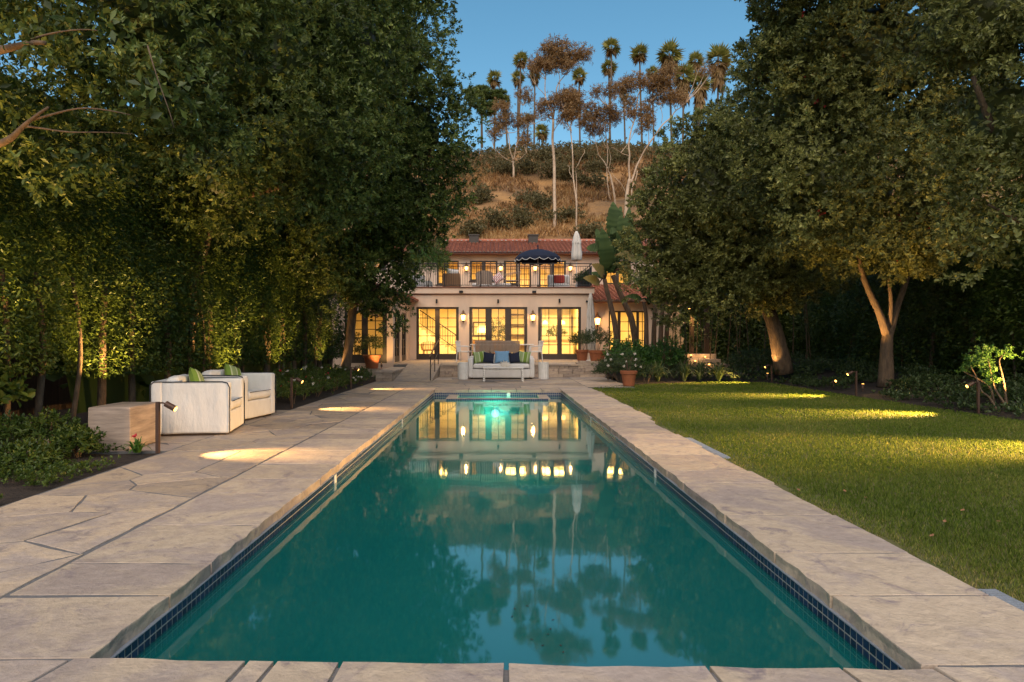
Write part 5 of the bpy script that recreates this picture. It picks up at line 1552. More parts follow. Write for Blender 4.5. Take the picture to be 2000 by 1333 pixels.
def back_hedge():
    n = 15000
    x = RNG.uniform(8.6, 13.6, n); z = RNG.uniform(0.1, 4.8, n)
    P = np.stack([x, 30.2 - RNG.uniform(0, 1, n)**1.5*0.7 + 0.35*np.sin(x*1.9+z), z], 1)
    D = unit(RNG.normal(size=P.shape)*np.array([1,0.6,0.7])+np.array([0,-0.5,-0.1]))
    a = leaves(P, D, unit(RNG.normal(scale=0.5, size=P.shape)+np.array([0,-0.6,0.6])), RNG.uniform(0.10, 0.2, n), RNG.uniform(0.05, 0.09, n), RNG.uniform(0, 1, n))
    n = 1500
    P = np.stack([RNG.uniform(8.5, 13.8, n), 30.7+RNG.uniform(0, 0.4, n), RNG.uniform(0, 4.8, n)], 1)
    b = leaves(P, unit(RNG.normal(size=P.shape)*np.array([1,0.3,1])), unit(RNG.normal(scale=0.3, size=P.shape)+np.array([0,-1,0])), RNG.uniform(0.3, 0.6, n), RNG.uniform(0.25, 0.4, n), RNG.uniform(0, 0.3, n))
    t = thing('back_hedge', 'dark leafy hedge behind the garden steps and bamboo', 'hedge', (11, 30.4, 0.3))
    v, tr, rd = joinp([a, b]); tag(big_mesh('foliage', v, tr, lm_hedge, t, rd), kind='stuff')
    for k in range(7):
        xx = 8.9+k*0.7; MB().tube([(xx, 30.6, 0.0), (xx+0.1, 30.6, 2.5)], [0.06, 0.04], 7).build('stem', m_bark, t)
back_hedge()
# garden boundary walls behind the hedges
def bwall(x, y0, y1, h, label):
    t = thing('boundary_fence', label, 'fence', (x, (y0+y1)/2, 0))
    y = y0
    while y < y1:
        box('board', m_wood, t, x-0.02, x+0.02, y+0.004, min(y+0.6, y1)-0.004, -0.05, h); y += 0.6
bwall(-8.6, 2, 31, 2.6, 'dark wooden boundary fence behind the clipped hedge')
bwall(15.2, 4, 36, 2.6, 'dark wooden boundary fence behind the dark hedge')

# ------------------------------------------------------------------ shrubs, flowers, strappy plants
def shrub(name, label, cat, c, r, h, mat, n=260, k=9, L=0.07, W=0.03, six=False, flowers=None, group=None, stems=5, up_=0.3, loose=0.0, parent=None, z_low=0.0):
    c = Vector(c)
    t = parent or thing(name, label, cat, c, group=group)
    d = unit(RNG.normal(size=(n, 3))); d[:, 2] = np.abs(d[:, 2])*1.0 - 0.25*RNG.uniform(size=n)
    rad = RNG.uniform(0.35, 1.05, n)**0.6
    wob = 1 + 0.28*np.array([mnoise.noise((q[0]*1.7+c.x, q[1]*1.7+c.y, q[2]*1.7)) for q in d]) + loose*RNG.normal(size=n)*0.2
    S = np.array(c) + d*np.array([r, r, h*0.58])*(rad*wob)[:, None] + np.array([0, 0, h*0.40+z_low])
    S[:, 2] = np.maximum(S[:, 2], c.z+0.02)
    A = unit(d*0.8 + np.array([0, 0, up_]) + RNG.normal(scale=0.3, size=d.shape))
    v, tr, rd = sprigs(S, A, k, L, W, stem=L*1.2, six=six)
    tag(big_mesh('foliage', v, tr, mat, t, rd), kind='stuff')
    for i in range(stems):
        a = random.uniform(0, 6.28); rr = random.uniform(0.3, 0.8)*r
        MB().tube(wander([c+Vector((0.1*r*math.cos(a), 0.1*r*math.sin(a), -0.02+z_low)), c+Vector((rr*0.5*math.cos(a), rr*0.5*math.sin(a), h*0.4+z_low)), c+Vector((rr*math.cos(a), rr*math.sin(a), h*0.8+z_low))], 0.03, 3), [0.012*(1-0.08*i2) for i2 in range(7)], 5).build('stem', m_bark, t)
    if flowers:
        fm, fn, fs = flowers
        for i in range(fn):
            a = random.uniform(math.pi, 2*math.pi); ee = random.uniform(0.1, 1.0)
            p = c + Vector((r*1.0*math.cos(a)*math.cos(ee), r*1.0*math.sin(a)*math.cos(ee), h*0.42+z_low+h*0.60*math.sin(ee)))
            v, tr, rd = sprigs(np.array([p, p]), unit(np.array([[0, -0.7, 0.6], [0.2, -0.6, 0.8]])), 9, fs, fs*0.75, spread=0.9)
            big_mesh('blossom', v, tr, fm, t, rd)
    return t
def strappy(c, r, h, label, n=70, mat=None, w=0.022, group='strappy clumps along the far lawn edge'):
    t = thing('strappy_plant', label, 'plant', c, group=group)
    a = RNG.uniform(0, 6.28, n); reach = r*RNG.uniform(0.25, 1.1, n); top = h*RNG.uniform(0.7, 1.15, n)
    seg = 5
    V, T, rd = [], [], []
    for i in range(n):
        o = len(V)
        dr = np.array([math.cos(a[i]), math.sin(a[i]), 0]); sd = np.array([-dr[1], dr[0], 0])
        for j in range(seg+1):
            s = j/seg
            p = np.array(c) + dr*(0.04+reach[i]*s**1.3) + np.array([0, 0, top[i]*(1.7*s-0.95*s*s*(0.6+reach[i]/r))])
            ww = w*(1-s)**0.6*(0.6+0.4*min(1, s*4))
            V += [p+sd*ww, p-sd*ww]
        for j in range(seg):
            q = o+j*2; T += [(q, q+1, q+3), (q, q+3, q+2)]
        rd += [RNG.uniform()]*(2*(seg+1))
    tag(big_mesh('blade', np.array(V), np.array(T), mat or lm_strap, t, np.array(rd)), kind='stuff')
    return t

# right bed
p = ground(1228, 754.5)
pt = pot((p.x, p.y, 0.003), 0.17, 0.235, 0.46, 'terracotta_pot', 'orange terracotta pot standing alone at the lawn corner')
shrub('potted_rose', 'thin rose bush growing in the lone pot at the lawn corner', 'plant', (p.x, p.y, 0.43), 0.24, 0.55, lm_shrub, 60, 7, 0.05, 0.025, flowers=(lm_white, 3, 0.045), stems=6, loose=0.6)
p = Vector((xs_(1166.5, 26.3), 26.3, TZ+0.003))
pot(p, 0.24, 0.32, 0.52, 'terracotta_pot', 'large dusty terracotta pot on the terrace steps before the right wing')
shrub('potted_shrub', 'grey green shrub in the large dusty terracotta pot', 'plant', (p.x, p.y, p.z+0.48), 0.55, 0.95, lm_shrub, 300, 9, 0.07, 0.022, loose=0.5)
p = Vector((xs_(1137, 29.6), 29.6, TZ+0.003))
pot(p, 0.20, 0.27, 0.50, 'terracotta_pot', 'terracotta pot before the kitchen french doors')
shrub('potted_shrub', 'leafy shrub in the pot before the kitchen french doors', 'plant', (p.x, p.y, p.z+0.46), 0.50, 0.85, lm_shrub, 260, 9, 0.075, 0.026, loose=0.4)
p = Vector((-4.75, 26.0, 0.30))
box('pot_plinth', m_wallstone, None, -6.3, -4.1, 25.75, 26.45, 0.0, 0.30)
tag(bpy.data.objects['pot_plinth'], 'low stone ledge under the pots before the left wing', 'ledge')
pot((p.x, p.y, 0.303), 0.22, 0.31, 0.52, 'terracotta_pot', 'wide terracotta pot on the ledge before the left wing')
shrub('potted_shrub', 'dark bushy shrub in the wide pot before the left wing', 'plant', (p.x, p.y, 0.78), 0.48, 0.85, lm_shrub, 300, 9, 0.06, 0.02, loose=0.4)
shrub('tall_shrub', 'airy brownish shrub before the left wing windows', 'shrub', (-5.55, 25.3, 0.0), 0.6, 1.9, lm_shrub, 420, 8, 0.06, 0.026, loose=0.5, z_low=0.2)
uplight((-4.25, 25.2, 0.36), (-4.5, 26.3, 1.4), 9, 'small bronze spotlight on the low wall beside the wide pot', 90)

for (u, v, Y, r_, h_, mt, nm, lb, fl, n_, L_f) in (
    (1232, 700, 24.2, 0.85, 1.35, lm_bright, 'leafy_shrub', 'bright green lobed shrub behind the white roses', None, 260, 0.12),
    (1296, 700, 24.6, 0.75, 1.30, lm_bright, 'leafy_shrub', 'bright green lobed shrub beside the stone garden steps', None, 230, 0.12),
    (1212, 745, 22.6, 0.85, 0.95, lm_shrub, 'rose_bush', 'white flowering rose bush behind the lone pot', (lm_white, 8, 0.06), 460, 0.06),
    (1192, 740, 22.9, 0.65, 0.62, lm_shrub, 'mounded_shrub', 'low mounded shrub at the foot of the terrace steps', (lm_white, 2, 0.05), 420, 0.05),
    (1262, 745, 22.2, 0.6, 0.6, lm_shrub, 'mounded_shrub', 'low mounded shrub between lone pot and variegated clump', (lm_white, 1, 0.05), 330, 0.05),
    (1470, 730, 24.5, 0.85, 1.1, lm_shrub, 'tall_shrub', 'russet tinted shrub before the leaning tree trunk', None, 330, 0.08)):
    p = at(u, v, Y); p.z = BEDZ(p.x, p.y)
    shrub(nm, lb, 'shrub', p, r_, h_, mt, n_, 8 if L_f < 0.1 else 7, L_f, L_f*(0.42 if L_f < 0.1 else 0.55), flowers=fl, loose=0.3)
for i, (u, v, r_, h_, n_, w_, lb) in enumerate(((1288, 747, 0.62, 0.72, 80, 0.018, 'variegated strappy clump with pale striped blades'), (1340, 746, 0.62, 0.70, 90, 0.016, 'strappy green clump between the variegated clump and the garden steps'), (1370, 745, 0.55, 0.68, 80, 0.016, 'strappy green clump just before the garden steps'), (1408, 746, 0.62, 0.62, 90, 0.016, 'yellow lit strappy clump beside the garden steps'))):
    p = ground(u, v); p.z = 0.0; p.y += 0.25
    strappy(p, r_*1.1, h_*1.2, lb, int(n_*1.4), None, w_*1.2)
for i, (u, Y, r_) in enumerate(((1312, 27.0, 0.9), (1275, 27.2, 0.9), (1225, 27.6, 0.8))):
    p = at(u, 690, Y); p.z = BEDZ(p.x, p.y)
    strappy(p, r_, 1.25, 'dark arching strappy plant below the bird of paradise trunks', 60, lm_shrub, 0.04, 'dark strappy plants under the paradise trees')
# ground cover along the lawn and in the left bed
def cover(name, label, pts, mat, L, W, k=6):
    P = np.array(pts)
    A = unit(RNG.normal(scale=0.5, size=P.shape)+np.array([0,0,1]))
    v, t, r = sprigs(P, A, k, L, W, stem=L*0.5)
    return tag(big_mesh(name, v, t, mat, None, r), label, 'ground cover', kind='stuff')
pp = []
for i in range(5200):
    y = random.uniform(11, 24); x = LX1 + 0.12 + random.random()**0.8*3.4
    if mnoise.noise((x*0.9, y*0.9, 4)) < -0.12: continue
    if min(math.hypot(x-(9.6+0.9*k), y-(17.9+0.9*k)) for k in (0, 0.5, 1)) < 0.55 or math.hypot(x-9.3, y-22.9) < 0.6: continue   # cleared soil round the uplights
    hh = 0.10+0.30*max(0, mnoise.noise((x*0.6, y*0.6, 8))+0.35)*min(1, (x-LX1)/0.8)
    pp.append((x, y, zr(x, y)+hh*random.uniform(0.2, 1)))
cover('ground_cover', 'low green ground cover between lawn edge and right trees', pp, lm_shrub, 0.085, 0.045)
pp = []
for i in range(3000):
    x = random.uniform(4.2, 12); y = random.uniform(22.8, 29)
    if y < 23.1 - 0.3*(x-7.3) and x < 9: continue
    pp.append((x, y, zr(x, y)+random.uniform(0.02, 0.35)))
cover('ground_cover', 'low leafy ground cover around the stone garden steps', pp, lm_shrub, 0.09, 0.04)
pp = []
for i in range(7000):
    y = random.uniform(3.5, 8.3); x = random.uniform(-7.0, -4.12)
    if mnoise.noise((x*1.1, y*1.1, 1)) < 0.02: continue
    pp.append((x, y, 0.0+random.uniform(0, 0.09)))
cover('ground_cover', 'low green clover cover in the near left bed', pp, lm_hedge, 0.035, 0.022)
for i, (u, v, r_, h_, lb) in enumerate(((20, 880, 0.36, 0.40, 'bushy low green plant at the hedge foot farthest from the table'), (95, 880, 0.36, 0.46, 'bushy low green plant between hedge stems and travertine block'), (150, 890, 0.24, 0.30, 'small leafy plant just before the travertine block'), (45, 915, 0.30, 0.26, 'low spreading green plant at the bed edge'))):
    p = ground(u, v); p.z = 0
    shrub('leafy_plant', lb, 'plant', p, r_, h_, lm_hedge, 170, 8, 0.055, 0.026, six=True, loose=0.7)
p = ground(163, 830); shrub('broadleaf_plant', 'dark broad leafed shrub leaning over the travertine block', 'shrub', (p.x-0.1, 9.0, 0.30), 0.36, 0.55, lm_hedge, 90, 6, 0.13, 0.085, six=True, stems=3, z_low=0.1)
p = ground(268, 884); p.z = 0
t_ = strappy(p, 0.20, 0.20, 'small dark lily clump with a pink bud before the travertine block', 40, lm_bright, 0.014, 'small lily clump')
v, tr, rd = sprigs(np.array([[p.x, p.y-0.05, 0.19]]), np.array([[0, -0.3, 0.95]]), 8, 0.05, 0.03); big_mesh('blossom', v, tr, lm_pink, t_, rd)
# rose bed between path lights
k = 0
for y in np.arange(13.9, 22.6, 0.62):
    for xx in (-4.45, -5.05):
        h_ = random.uniform(0.38, 0.62) + (0.15 if xx < -5 else 0)
        fl = [(lm_white, 3, 0.045), (lm_pink, 2, 0.04), None][k % 3]
        lb = ['white flowering bedding plant in the bed along the deck', 'red flowering bedding plant in the bed along the deck', 'green bedding plant without flowers in the bed along the deck'][k % 3]
        shrub('bedding_plant', lb, 'plant', (xx+random.uniform(-0.12,0.12), float(y)+random.uniform(-0.15,0.15), 0.0), 0.34, h_, lm_hedge, 110, 8, 0.05, 0.024, flowers=fl, group=['white flowering bedding plants', 'red flowering bedding plants', 'flowerless bedding plants'][k % 3], stems=2, loose=0.4)
        k += 1
# green vine bush on the balcony corner
shrub('balcony_bush', 'feathery green bush rising at the left balcony corner', 'shrub', (xs_(832, 32.6), 32.6, BZ), 1.05, 2.6, lm_bright, 1900, 9, 0.085, 0.018, loose=0.3)
shrub('balcony_planter', 'dark bush behind the right end of the balcony railing', 'shrub', (xs_(1138, 32.5), 32.5, BZ), 0.4, 0.85, lm_shrub, 260, 8, 0.07, 0.03)
shrub('indoor_plant', 'tall indoor palm plant behind the middle french doors', 'plant', (xs_(972, 32.9), 32.9, TZ+0.5), 0.45, 1.4, lm_shrub, 90, 8, 0.16, 0.03, loose=0.5)
shrub('indoor_plant', 'leafy plant on the kitchen island behind the right doors', 'plant', (3.1, 35.2, TZ+0.96), 0.45, 0.7, lm_shrub, 90, 8, 0.10, 0.04, loose=0.5)

# small lit multi-stemmed shrub tree on the right
q = ground(1945, 800, 0.05); q.y = 13.0; q.x = (1945-CU)*13.0/F; q.z = 0.06
st_ = thing('shrub_tree', 'small multi-stemmed shrub tree lit from below at the lawn edge', 'tree', q)
Yq = 13.0
for pts in ([(1940,800),(1935,760),(1912,742),(1880,725)], [(1965,795),(1958,740),(1950,705),(1962,690)], [(1945,800),(1930,775),(1915,765),(1905,735),(1895,715)], [(1965,795),(1940,760),(1935,735),(1930,700)]):
    limb('stem', [at(u, v, Yq+random.uniform(-0.15,0.15)) for u, v in pts], 0.026, 0.010, m_bark, st_, 7, 0.02)
S = []
for u, v, ru, rv, n in ((1925,692,24,18,60),(1968,690,16,12,34),(1897,705,16,12,26),(1932,735,14,24,56),(1915,713,20,13,40),(1880,722,10,8,16)):
    for i in range(n):
        S.append(at(u+random.gauss(0,ru*0.55), v+random.gauss(0,rv*0.55), Yq+random.gauss(0,0.16)))
S = np.array([tuple(s) for s in S])
v, tr, rd = sprigs(S, unit(RNG.normal(scale=0.6, size=S.shape)+np.array([0,-0.2,0.6])), 8, 0.055, 0.024, stem=0.05, six=True)
tag(big_mesh('foliage', v, tr, lm_bright, st_, rd), kind='stuff')

# ------------------------------------------------------------------ bird of paradise trees
def paddle(mb_v, mb_t, rd, base, tip, width, nrm, bend=0.15, tatter=0.26):
    base, tip = Vector(base), Vector(tip)
    ax = tip-base; L = ax.length; ax.normalize()
    nrm = (Vector(nrm) - ax*Vector(nrm).dot(ax)).normalized()
    sd = ax.cross(nrm)
    n = 22
    o = len(mb_v)
    for j in range(n+1):
        s = j/n
        w = width*0.5*math.sin(math.pi*min(1, 0.06+s*0.94)**0.75)**0.75
        wl = w*(1-tatter*random.random()*(j % 2)); wr = w*(1-tatter*random.random()*((j+1) % 2))
        c = base+ax*(L*s)+nrm*(bend*L*(4*s*(1-s)))
        mb_v += [tuple(c), tuple(c+sd*wl*0.55+nrm*wl*0.24), tuple(c+sd*wl+nrm*wl*0.20), tuple(c-sd*wr*0.55+nrm*wr*0.24), tuple(c-sd*wr+nrm*wr*0.20)]
        rd += [random.random()]*5
    for j in range(n):
        a = o+j*5; b = a+5
        for p, q in ((0,1),(1,2)): mb_t += [(a+p, a+q, b+q), (a+p, b+q, b+p)]
        for p, q in ((3,0),(4,3)): mb_t += [(a+p, a+q, b+q), (a+p, b+q, b+p)]
def pz(x, y, Y): return at(1140+x/3.92, 380+y/3.92, Y)
def paradise(label, trunks, leaves_, crown, Y, base):
    t = thing('bird_of_paradise_tree', label, 'tree', base, group=None)
    for pts, r0, r1 in trunks:
        limb('trunk', [Vector(p) for p in pts], r0, r1, m_bark, t, 10, 0.05)
    for (b, tp, w, old, dy) in leaves_:
        vv, tt, rr = [], [], []
        B_ = pz(*b, Y+dy*0.4); T_ = pz(*tp, Y+dy)
        paddle(vv, tt, rr, B_, T_, w*1.2/3.92*Y/F, (random.uniform(-0.9,0.9), -1, 0.5), 0.08)
        big_mesh('leaf', np.array(vv), np.array(tt), lm_banana_old if old else lm_banana, t, np.array(rr))
        c = pz(*crown, Y)
        MB().tube([c, (c+B_)/2+Vector((0,-0.05,0.12)), B_, B_.lerp(T_, 0.5)+Vector((0,0.03,0))], [0.05, 0.035, 0.025, 0.012], 6).build('leaf_stalk', m_bark if old else lm_banana, t, smooth=True)
    return t
Yp = 28.4
b1 = pz(265, 1070, Yp); b1.z = 0.4
paradise('bird of paradise tree with the left leaning trunk before the right wing', [([b1, pz(235,950,Yp), pz(205,850,Yp), pz(175,740,Yp), pz(160,650,Yp)], 0.13, 0.09)],
    [((165,570),(138,258),125,0,-0.3), ((150,620),(60,535),90,1,-0.6), ((120,680),(-5,640),75,1,-0.5), ((130,380),(95,262),60,0,0.3), ((190,600),(215,470),70,0,0.3), ((120,420),(20,410),70,0,0.5), ((175,520),(90,330),70,0,0.5), ((150,640),(55,600),55,0,0.4), ((180,560),(250,420),75,0,0.6)], (160,650), Yp, b1)
b2 = pz(420, 1090, Yp+0.3); b2.z = 0.4
paradise('bird of paradise tree with the right leaning trunk and the tallest paddle leaves', [([b2, pz(370,960,Yp+.3), pz(320,850,Yp+.3), pz(270,730,Yp+.3), pz(225,620,Yp+.3)], 0.15, 0.10)],
    [((215,330),(225,55),110,0,0.4), ((235,300),(285,90),75,0,0.6), ((330,430),(275,165),150,0,-0.3), ((355,330),(352,98),72,0,0.5), ((400,500),(245,465),85,1,-0.7), ((225,540),(200,460),90,0,-0.2), ((200,290),(260,275),55,0,-0.2), ((410,430),(330,250),110,0,0.2), ((345,600),(300,500),60,1,0.2), ((300,420),(420,300),85,0,0.7), ((260,460),(180,200),80,0,0.8), ((380,520),(440,420),70,0,0.5)], (225,600), Yp+.3, b2)
b3 = pz(500, 1090, Yp-0.6); b3.z = 0.4
tr3 = [([pz(500+dx, 1100, Yp-0.6+dy), pz(500+dx*1.2, 960, Yp-0.6+dy), pz(490+dx*1.6, 830, Yp-0.6+dy)], 0.13, 0.06) for dx, dy in ((-20,0),(35,0.3),(80,-0.2),(120,0.4))]
for tt in tr3: tt[0][0].z = 0.3
paradise('clump of bird of paradise stems with brown dry sheaths beside the wing windows', tr3,
    [((470,760),(330,612),75,0,-0.4), ((440,800),(315,785),50,0,-0.5), ((500,700),(430,560),70,0,0.3), ((540,720),(560,560),80,0,0.4)], (500,840), Yp-0.6, b3)

# garden steps with lights, lamp post and bamboo on the right
gs = thing('garden_steps', 'flight of stone garden steps with small recessed lights', 'steps', (7.4, 25.5, 0.2))
for k, (u0, u1, v0, v1, Y) in enumerate(((1338, 1462, 729, 737, 24.8), (1376, 1432, 712, 724, 25.6), (1345, 1408, 702, 712, 26.4), (1333, 1399, 692, 702, 27.2))):
    a, b = at(u0, v1, Y), at(u1, v0, Y)
    box('step', m_wallstone, gs, a.x, b.x, Y, Y+1.2, -0.05, b.z, 0.01)
for k, (u, v, Y) in enumerate(((1377, 699, 27.1), (1358, 707, 26.3), (1385, 714, 25.5), (1350, 696, 27.1))):
    p = at(u, v, Y)
    t = thing('step_light', 'tiny glowing light set by the stone garden steps', 'light', p, group='garden step lights')
    MB().lathe([(0.035,-0.03),(0.045,0.0),(0.035,0.02)], p, 12).build('housing', m_lampmetal, t)
    MB().lathe([(0.034,0.021),(0.030,0.04),(0.012,0.05)], p, 12).build('bulb', m_bulb, t)
    point(p+Vector((0,-0.12,0.08)), 3.0, t, 0.03)
lp = thing('lamp_post', 'square timber lamp post with a downlight near the stone garden steps', 'lamp post', at(1351, 693, 27.6))
pa, pb = at(1348, 700, 27.6), at(1355, 612, 27.6)
box('post', m_wood, lp, pa.x, pb.x, 27.55, 27.7, 0.2, pb.z)
q = at(1349, 603, 27.5); MB().tube([(q.x, 27.5, pb.z), (q.x, 27.5, q.z)], 0.012, 6).box(q.x-0.09, q.x+0.05, 27.45, 27.56, q.z, q.z+0.05).build('lamp_head', m_lampmetal, lp)
box('bulb', m_bulb, lp, q.x-0.08, q.x-0.01, 27.46, 27.55, q.z-0.012, q.z-0.002)
spot((q.x-0.05, 27.40, q.z-0.03), (q.x, 27.3, 0.3), 14, lp, 90)
box('timber_post', m_wood, None, at(1377,700,28).x, at(1386,700,28).x, 28, 28.2, 0.2, 3.2)
tag(bpy.data.objects['timber_post'], 'plain square timber post behind the garden steps', 'post')
for i in range(22):
    u = random.uniform(1300, 1500) if i < 16 else random.uniform(1540, 1620)
    Y = random.uniform(25.8, 28.5); p = at(u, 700, Y); p.z = BEDZ(p.x, Y)
    t = thing('bamboo_cane', 'thin dark bamboo cane standing in shade below the rounded tree', 'bamboo', p, group='bamboo canes')
    lx = random.uniform(-0.25, 0.25)
    MB().tube([(p.x, p.y, p.z-0.05), (p.x+lx*0.4, p.y, p.z+1.3), (p.x+lx, p.y, p.z+3.0)], [0.022, 0.018, 0.010], 6).build('cane', m_bark, t)
    n = 26
    S = np.array([(p.x+lx*s+random.gauss(0,0.12), p.y+random.gauss(0,0.12), p.z+3.0*s) for s in np.linspace(0.3, 1, n)])
    v, tr, rd = sprigs(S, unit(RNG.normal(size=(n,3))+np.array([0,0,-0.3])), 5, 0.16, 0.022); tag(big_mesh('foliage', v, tr, lm_shrub, t, rd), kind='stuff')

# ------------------------------------------------------------------ hillside trees
def cz(x, y, Y): return at(880+x/3.1, 50+y/3.1, Y)
def eucalyptus(label, Y, stems, blobs, L=0.50, W=0.10):
    t = thing('eucalyptus_tree', label, 'tree', cz(*stems[0][0][0], Y))
    for k, (pts, r0, r1) in enumerate(stems):
        w = [cz(x, y, Y+random.uniform(-1.0, 1.0)*(i > 0)) for i, (x, y) in enumerate(pts)]
        if k == 0 or r0 > 0.2:
            w[0].z -= 0.8
        limb('trunk' if k == 0 else 'limb', w, r0*0.62, r1*0.75, m_pale_bark, t, 8, 0.4)
    S, A = [], []
    parts = []
    for (x, y, rx2, ry2) in blobs:
        c = np.array(cz(x, y, Y)); rr = np.array([rx2/3.1*Y/F, max(2.0, rx2/3.1*Y/F*0.7), ry2/3.1*Y/F])
        n = int(125*rr[0]*rr[2]) + 30
        nc = max(7, n//14)
        d = unit(RNG.normal(size=(nc, 3))); cc = c + d*rr*RNG.uniform(0.25, 1.0, (nc, 1))**0.5
        ci = RNG.integers(0, nc, n)
        s = cc[ci] + RNG.normal(size=(n, 3))*np.array([0.5, 0.5, 0.34])
        parts.append(sprigs(s, unit(RNG.normal(size=(n, 3))*0.7+np.array([0, 0, -0.25])), 5, L, W))
    # twigs linking foliage to limbs
    tw = MB()
    tips = [cz(*pts[-1], Y) for pts, _, _ in stems]
    mids = tips + [cz(*pts[len(pts)//2], Y) for pts, _, _ in stems[1:]] + [cz(*pts[-2], Y) for pts, _, _ in stems]
    for (x, y, rx2, ry2) in blobs:
        c = cz(x, y, Y)
        for k in range(4):
            e = c + Vector((random.uniform(-1,1)*rx2, random.uniform(-0.3,0.3)*rx2, random.uniform(-0.7,0.7)*ry2))*(Y/F/3.1)
            a = min(mids, key=lambda q: (q-e).length + (5 if q.z > e.z else 0))
            if (a-e).length > 15: continue
            tw.tube(wander([a, a.lerp(e, 0.5)+Vector((0,0,-0.5)), e], 0.3, 3), [0.07-0.008*i for i in range(7)], 5)
    if tw.v: tag(tw.build('twig', m_pale_bark, t), kind='stuff')
    v, tr, rd = joinp(parts)
    tag(big_mesh('crown', v, tr, lm_euc, t, rd), kind='stuff')
def hy(x, y):
    return hill_hit(880+x/3.1, 50+y/3.1).y
eucalyptus('tallest eucalyptus with straight pale trunk and wide umbrella crown', hy(630, 1225), [([(630,1228),(627,950),(620,720),(622,570)], 0.42, 0.22), ([(622,580),(600,500),(572,430),(575,330),(540,270)], 0.2, 0.06), ([(622,570),(632,450),(640,380),(690,300),(760,220)], 0.2, 0.06), ([(622,570),(650,450),(665,350),(640,260)], 0.14, 0.05), ([(572,440),(545,390),(520,360)], 0.1, 0.04), ([(620,640),(680,560),(710,480)], 0.1, 0.04)],
    [(650,125,75,32),(600,165,80,40),(540,220,68,45),(640,210,90,55),(730,160,70,38),(790,160,48,45),(500,265,30,30),(690,250,60,35),(580,270,60,30),(700,430,60,38),(740,500,42,50),(570,510,55,40),(640,470,60,30)])
eucalyptus('low forked eucalyptus on the left part of the slope', hy(380, 940), [([(382,945),(380,880),(380,820)], 0.30, 0.24), ([(380,825),(355,740),(350,650),(320,560)], 0.17, 0.06), ([(380,825),(400,720),(450,620),(510,590),(580,570)], 0.15, 0.05), ([(375,830),(330,800),(260,750)], 0.12, 0.04), ([(385,815),(430,810),(460,770)], 0.10, 0.04), ([(400,720),(420,600),(440,480)], 0.08, 0.03)],
    [(310,500,45,40),(300,590,55,45),(350,560,30,30),(440,430,48,34),(430,590,45,45),(450,680,32,50),(270,650,30,40),(510,560,40,25)])
eucalyptus('slender twin stemmed eucalyptus behind the closed balcony parasol', hy(766, 1240), [([(768,1260),(760,1050),(745,900),(733,750),(730,640),(735,520)], 0.20, 0.08), ([(766,1100),(762,900),(765,850),(800,780),(810,750)], 0.09, 0.03), ([(745,930),(720,880),(705,850)], 0.06, 0.03), ([(730,650),(700,560),(690,500)], 0.07, 0.03)],
    [(740,520,48,60),(700,440,45,45),(760,430,40,40),(770,480,25,50),(700,560,30,40)])
eucalyptus('spreading eucalyptus with pale curved stems above the paradise leaves', hy(990, 1085), [([(1000,1090),(990,1000),(965,900),(950,860)], 0.24, 0.18), ([(955,865),(910,800),(880,720),(860,650)], 0.15, 0.05), ([(950,860),(945,700),(940,600),(960,500)], 0.15, 0.05), ([(970,1060),(950,960),(945,860)], 0.14, 0.08), ([(960,870),(970,780),(950,720)], 0.08, 0.04), ([(880,720),(840,690),(800,680)], 0.06, 0.03), ([(945,750),(905,650),(905,540)], 0.08, 0.03)],
    [(850,510,48,36),(860,590,75,42),(930,530,60,40),(985,540,40,50),(900,630,45,25),(890,390,32,26),(970,400,45,34),(800,580,25,20)])
eucalyptus('broad eucalyptus with thick pale leaning limbs beside the rounded tree', hy(1055, 1165), [([(1055,1175),(1065,1050),(1085,930)], 0.42, 0.34), ([(1085,935),(1078,800),(1080,700),(1105,590),(1130,450),(1150,380)], 0.26, 0.07), ([(1085,935),(1120,860),(1180,740),(1290,590),(1370,510),(1420,470)], 0.26, 0.08), ([(1085,1100),(1100,980),(1130,880)], 0.2, 0.1), ([(1080,790),(1030,770),(970,740)], 0.09, 0.03), ([(1105,600),(1060,520),(1040,440)], 0.09, 0.03), ([(1200,720),(1190,600),(1210,450)], 0.09, 0.03), ([(1290,590),(1270,480),(1260,400)], 0.08, 0.03), ([(1060,1010),(1000,920),(970,870)], 0.08, 0.03)],
    [(1060,370,70,40),(1130,340,75,40),(1210,345,75,42),(1290,310,55,50),(1330,280,40,40),(1270,430,60,45),(1340,440,60,32),(1390,440,30,25),(1190,510,40,38),(1080,470,35,35),(1170,600,40,60),(1090,540,30,40),(1550,265,55,18),(1300,350,60,40)])

